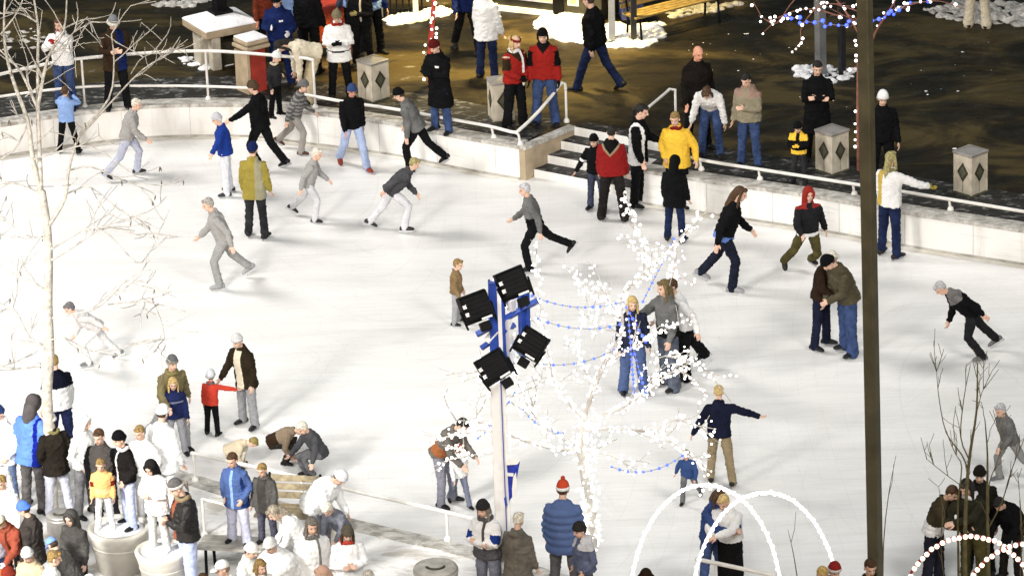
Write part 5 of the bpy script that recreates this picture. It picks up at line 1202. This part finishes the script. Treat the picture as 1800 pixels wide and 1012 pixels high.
P(1778, 1020, 0, 1.50, -40, 'stoop', BK, (.03, .025, .02), 'person in black stooping at the far right under the shrub twigs', hair=(BKH, 'short'), group=GS, bodywide=1.2)
# ---------------- near side crowd, left
N_ = GN
P(18, 884, H, 1.55, -40, 'pockets', WH, (.16, .22, .38), 'person in a white coat and blue beanie at the far left edge', hat=('beanie', (.04, .08, .25)), jl='thigh', group=N_)
P(62, 895, H, 1.72, 150, 'pockets', (.10, .22, .75), (.16, .15, .15), 'person in a shiny bright blue coat with a hood in front of the birch', hood='up', hat=('x', (.13, .12, .12)), topk='shell', jl='thigh', group=N_, pat=[('right', (.015, .03, .40), .12)], bodywide=1.1, lean=8)
P(112, 805, H, 1.62, -150, 'stand', (.60, .60, .60), (.02, .03, .10), 'blonde in a white and navy jacket right of the birch trunk', hair=(LBH, 'short'), pat=[('yoke', (.01, .012, .03), .26)], hp=20, group=N_, bodywide=1.05)
P(106, 905, H, 1.55, -150, 'pockets', (.04, .033, .025), (.55, .57, .66), 'person in a dark brown coat and white knitted hat by the metal drum', hat=('beanie', WH), jl='thigh', group=N_, scarf=(KH,))
P(191, 935, H, 1.62, -20, 'pockets', (.10, .09, .085), DG, 'dark haired person in a black and grey jacket behind the orange coat', hair=(BRH, 'short'), pat=[('sleeves', BK)], group=N_)
pz = H + .60
P(193, 940, pz, 1.06, 0, 'stand', (.75, .42, .16), (.66, .66, .64), 'child in an orange coat and pale trousers standing on the big planter', hair=(LBH, 'short'), pat=[('armband', (.30, .03, .02), .5, .9), ('band', (.80, .50, .25), .0, .12)], group=N_, foot='shoe', footc=WH, bodywide=1.15, pos=(PL1.x - .17, PL1.y - .04, pz))
P(232, 940, pz, 1.42, -60, 'pockets', (.025, .022, .022), (.45, .50, .72), 'youth in a black jacket, black beanie and pale jeans on the big planter', hat=('beanie', BK), scarf=(WH,), group=N_, foot='shoe', pos=(PL1.x + .16, PL1.y + .04, pz), pat=[('front', WH, .03)])
P(292, 905, H, 1.66, 150, 'stand', (.80, .80, .80), (.72, .72, .72), 'person all in white with a round white hat seen from behind', hat=('beanie', (.82, .82, .82)), jl='thigh', group=N_, bodywide=1.2)
P(298, 985, pz, 1.36, -30, 'hold', (.80, .79, .78), (.62, .61, .58), 'person in white with a pointed dark hood standing on the second planter', hood='up', hat=('x', (.035, .032, .035)), group=N_, jl='thigh', foot='shoe', footc=WH, pos=(PL2.x - .02, PL2.y, pz), bodywide=1.1)
P(338, 1045, H, 1.76, -70, 'hold', (.04, .037, .036), (.42, .48, .68), 'person in a dark leather jacket and patterned beanie with a cream scarf', hat=('beanie', (.20, .19, .19), (.55, .54, .52)), hair=((.30, .26, .22), 'tail'), scarf=(TN,), pat=[('front', (.45, .14, .08), .05)], topk='shell', group=N_, wide=1.15, bodywide=1.08)
bz = H + .46
P(428, 985, bz, 1.36, -25, 'pockets', (.10, .17, .42), (.55, .57, .70), 'person in a denim blue coat standing on the bench with hands in pockets', hair=(BRH, 'short'), pat=[('front', PB, .03), ('left', (.02, .05, .20), .16)], jl='thigh', group=N_, foot='shoe', bodywide=1.12, pos=(BP.x - .02, BP.y, bz), wide=1.15)
P(472, 990, bz, 1.22, -25, 'stand', (.13, .125, .12), (.10, .10, .14), 'boy in a charcoal coat with light brown hair next to the blue coat', hair=(LBH, 'short'), jl='thigh', pat=[('front', (.07, .065, .06), .1)], group=N_, foot='shoe', bodywide=1.15, pos=(BP.x + .37, BP.y - .08, bz))
P(566, 985, H, 1.62, 60, 'stoop', (.80, .80, .80), (.30, .30, .34), 'person in a puffy white coat leaning over the near rail', hat=('beanie', (.70, .70, .72)), group=N_, bodywide=1.25, lean=40)
P(600, 1000, H, 1.20, -30, 'stoop', (.24, .25, .30), (.60, .56, .50), 'person in a grey top stooping under the puffy white coat', hair=(WHH, 'short'), group=N_)
P(555, 1110, H, 1.72, 20, 'stand', (.80, .80, .79), (.28, .27, .26), 'person in a white coat with a grey scarf hanging down the front at the bottom', scarf=((.25, .24, .23), -.4), hair=((.16, .14, .12), 'long'), group=N_, bodywide=1.15, jl='thigh')
P(502, 1120, H, 1.60, -30, 'pockets', (.82, .82, .81), (.5, .5, .5), 'person with a huge rounded white coat at the bottom beside the bench', hat=('beanie', (.80, .80, .78)), group=N_, bodywide=1.5, jl='thigh', lean=16)
P(618, 1105, H, 1.58, 10, 'hold', (.80, .80, .80), (.5, .5, .5), 'woman in a white coat with brown hair and a red scarf at the bottom edge', hair=(BRH, 'bob'), hat=('beanie', (.18, .16, .12)), scarf=((.55, .06, .04),), group=N_, bodywide=1.1)
P(863, 1070, H, 1.64, -35, 'crossed', WH, (.25, .27, .34), 'person in a white and blue jacket and dark beanie left of the white mast', hat=('beanie', (.06, .055, .055)), hair=((.2, .18, .15), 'bob'), scarf=((.14, .13, .12), .1), pat=[('lower', (.12, .12, .13), .08), ('armband', (.02, .06, .30), .5, .95)], group=N_, bodywide=1.1)
P(913, 1085, H, 1.52, 150, 'stand', (.20, .18, .15), (.2, .18, .15), 'person in a long taupe hooded coat right behind the white mast', hair=((.66, .62, .52), 'short'), hood='down', jl='knee', group=N_, bodywide=1.1, flare=.06)
P(994, 1052, H, 1.70, 170, 'stand', (.13, .20, .42), (.18, .18, .19), 'person in a quilted blue coat and a red and white hat seen from behind', hat=('beanie', (.55, .07, .03), (.8, .8, .8), (.5, .07, .03)), topk='puffer', jl='thigh', group=N_, bodywide=1.18, hair=(BRH, 'short'))
P(1032, 1080, H, 1.36, -60, 'pockets', (.15, .18, .28), (.10, .10, .12), 'youth in a grey blue jacket and dark beanie in front of the quilted coat', hat=('beanie', (.06, .055, .05)), hood='down', group=N_, bodywide=1.1, pat=[('yoke', (.5, .5, .52), .34)])
P(1140, 1195, H, 1.62, 0, 'stand', (.03, .02, .02), BK, 'head of a person in a dark woolly hat at the bottom edge between arch feet', hat=('fur', BR, (.04, .03, .02)), group=N_)
P(1447, 1190, H, 1.62, 0, 'stand', TN, DG, 'blond head at the bottom edge right of the second arch', hair=((.55, .38, .12), 'short'), group=N_)
P(1464, 1180, H, 1.60, 20, 'stand', GY, DG, 'person in a red hat at the foot of the second white arch', hat=('beanie', (.45, .04, .03), (.7, .7, .7)), group=N_)
P(1528, 1180, H, 1.65, 10, 'stand', (.06, .05, .02), DG, 'person in an olive coat peeking out left of the tall square post', hair=(BRH, 'short'), group=N_)
# lower left corner
P(30, 1060, H, 1.50, -30, 'stoop', (.42, .10, .06), BK, 'person with a coral red scarf bowed over in the lower left corner', hat=('beanie', (.75, .70, .60), KH), scarf=((.45, .12, .07), .1), gl=WH, group=N_, lean=26)
P(68, 1060, H, 1.52, -100, 'stand', (.07, .06, .055), BK, 'person in a dark coat and a bright blue beanie in the lower left', hat=('beanie', (.09, .20, .68)), group=N_, bodywide=1.15, hp=20, jl='thigh')
P(128, 1095, H, 1.30, -130, 'stoop', (.10, .095, .09), (.35, .38, .60), 'person in a dark grey jacket and light blue cap stooping at lower left', hat=('cap', (.18, .32, .75)), group=N_, bodywide=1.15)
P(66, 1120, H, 1.36, -20, 'hold', (.52, .42, .28), TN, 'person in a tan coat and a white patterned hat at the bottom left', hat=('beanie', (.80, .80, .80), (.6, .6, .6)), group=N_, bodywide=1.1)
P(15, 1150, H, 1.25, 10, 'stand', (.75, .74, .72), GY, 'child with an orange and yellow hat in the extreme lower left corner', hat=('beanie', (.55, .15, .04), (.70, .45, .05)), group=N_)
P(225, 1160, H, 1.10, 0, 'stand', (.82, .82, .82), (.5, .5, .5), 'rounded white snow coated figure below the big planter', hat=('beanie', (.82, .82, .82)), group=N_, bodywide=1.6)
P(165, 1150, H, 1.15, 30, 'stand', (.82, .82, .82), (.5, .5, .5), 'small white hooded figure between the grey jacket and the big planter', hood='up', group=N_, bodywide=1.4)
P(412, 1160, H, 1.45, -70, 'stand', (.80, .79, .78), GY, 'person in a white cap and fair hair crouched in front of the bench', hat=('cap', (.78, .78, .76)), hair=((.30, .20, .12), 'short'), group=N_)
P(0, 955, H, 1.45, 20, 'stand', (.80, .80, .78), (.15, .2, .34), 'figure with a white hat cut off by the left edge', hat=('beanie', (.8, .8, .8)), group=N_)
P(462, 1160, H, 1.50, 40, 'stand', (.80, .80, .78), PG, 'person in white with light brown hair between the bench and the huge white coat', hair=(LBH, 'bob'), group=N_, bodywide=1.2)
P(585, 1175, H, 1.50, -60, 'stand', (.80, .79, .76), DG, 'person in a cream coat with a coral trimmed hood below the red scarf', hood='up', hat=('x', (.60, .38, .28)), group=N_, bodywide=1.15)
P(652, 1180, H, 1.50, 30, 'stand', (.80, .80, .80), DG, 'person in white with pale blond hair at the bottom right of the red scarf', hair=(WHH, 'short'), group=N_)
P(372, 1185, H, 1.50, -20, 'stand', (.30, .24, .18), DG, 'dark haired head between the leather jacket and the bench at the bottom', hair=(BRH, 'short'), group=N_)
P(98, 1140, H, 1.42, 100, 'stand', (.78, .77, .75), JE, 'person in a white jacket squeezed between the tan coat and light blue cap', hair=(LBH, 'short'), group=N_)
P(38, 1165, H, 1.40, -60, 'stand', NV, BK, 'person in a navy jacket at the bottom left next to the white patterned hat', hat=('beanie', (.35, .05, .03)), group=N_)
P(-2, 1060, H, 1.45, 30, 'stand', (.40, .42, .5), JE, 'person in a pale blue jacket cut off by the left edge beside the coral scarf', hair=(BLH, 'bob'), group=N_)
P(200, 1190, H, 1.25, -40, 'stand', (.82, .81, .78), DG, 'figure in white with a yellow striped sleeve under the big planter', hat=('beanie', (.8, .8, .8)), pat=[('armband', YL, .6, .8)], group=N_)
P(152, 905, H, 1.55, 60, 'pockets', (.72, .72, .70), GY, 'person in a pale coat between the metal drum and the orange coat', hood='up', group=N_)
P(262, 915, H, 1.50, -30, 'pockets', (.78, .78, .76), (.6, .6, .62), 'person in pale clothes standing between both big planters', hair=(LBH, 'short'), group=N_)
P(20, 1005, H, 1.50, -20, 'stand', (.80, .79, .77), JE, 'person in a cream jacket directly above the coral scarf in the left corner', hair=(LBH, 'short'), group=N_)
P(142, 1060, H, 1.40, -30, 'stand', (.10, .095, .09), DG, 'hooded person in dark grey standing behind the light blue cap', hood='up', group=N_)
P(440, 1120, H, 1.40, 60, 'hold', (.78, .77, .73), DG, 'person in a cream jacket with a white beanie just below the standing bench', hat=('beanie', (.80, .79, .76)), group=N_)
P(530, 1040, H, 1.45, -80, 'stoop', (.74, .73, .71), PG, 'person in off white bending towards the slatted bench', hair=((.30, .26, .2), 'bob'), group=N_, bodywide=1.15)
print('people', NP[0])
SKY = .12; EXPO = 0.1
LIGHTS = [
 ((-18, -24, 19), (-5, 6, 0), 15500, 60, dict(rad=4)),
 ((15, -26, 20), (3, 2, 0), 13500, 60, dict(rad=4)),
 ((-2, -36, 21), (-.5, 4.5, 0), 21500, 48, dict(rad=4)),
 ((-19, 9, 18), (-5, 4, 0), 20000, 66, dict(rad=4)),
 ((17, 1, 18), (1, -1, 0), 5500, 58, dict(rad=4)),
 ((-13, -22, 9), (-8, -11.5, 1), 15000, 54, dict(rad=1.5)),
 ((0.3, 10.6, 7.5), (0.3, 10.8, .6), 7500, 76, dict(col=(1, .76, .28), rad=.4, blend=.9)),
]
# ================================================================ light
w = bpy.data.worlds.new('World'); scene.world = w; w.use_nodes = True; nt = w.node_tree
bg = nt.nodes['Background']; sky = nt.nodes.new('ShaderNodeTexSky'); sky.sky_type = 'NISHITA'; sky.sun_disc = False
sky.sun_elevation = math.radians(2); sky.sun_rotation = math.radians(200)
nt.links.new(sky.outputs['Color'], bg.inputs['Color']); bg.inputs['Strength'].default_value = SKY
def spot(loc, aim, power, size, col=(1, .97, .92), rad=.6, blend=.6):
    l = bpy.data.lights.new('floodlight_beam', 'SPOT'); l.energy = power; l.color = col; l.spot_size = math.radians(size); l.spot_blend = blend; l.shadow_soft_size = rad
    o = bpy.data.objects.new('floodlight_beam', l); COL.objects.link(o); o.location = loc
    o.rotation_euler = (Vector(aim) - Vector(loc)).to_track_quat('-Z', 'Y').to_euler(); return o
for a in LIGHTS: spot(*a[:4], **(a[4] if len(a) > 4 else {}))
scene.view_settings.view_transform = 'Standard'; scene.view_settings.look = 'None'; scene.view_settings.exposure = EXPO
scene.cycles.use_denoising = True; scene.cycles.max_bounces = 5; scene.cycles.diffuse_bounces = 3; scene.cycles.glossy_bounces = 2; scene.cycles.sample_clamp_indirect = 4
bpy.data.objects.remove(_tmp_ob); bpy.data.scenes.remove(_tmp_scene)
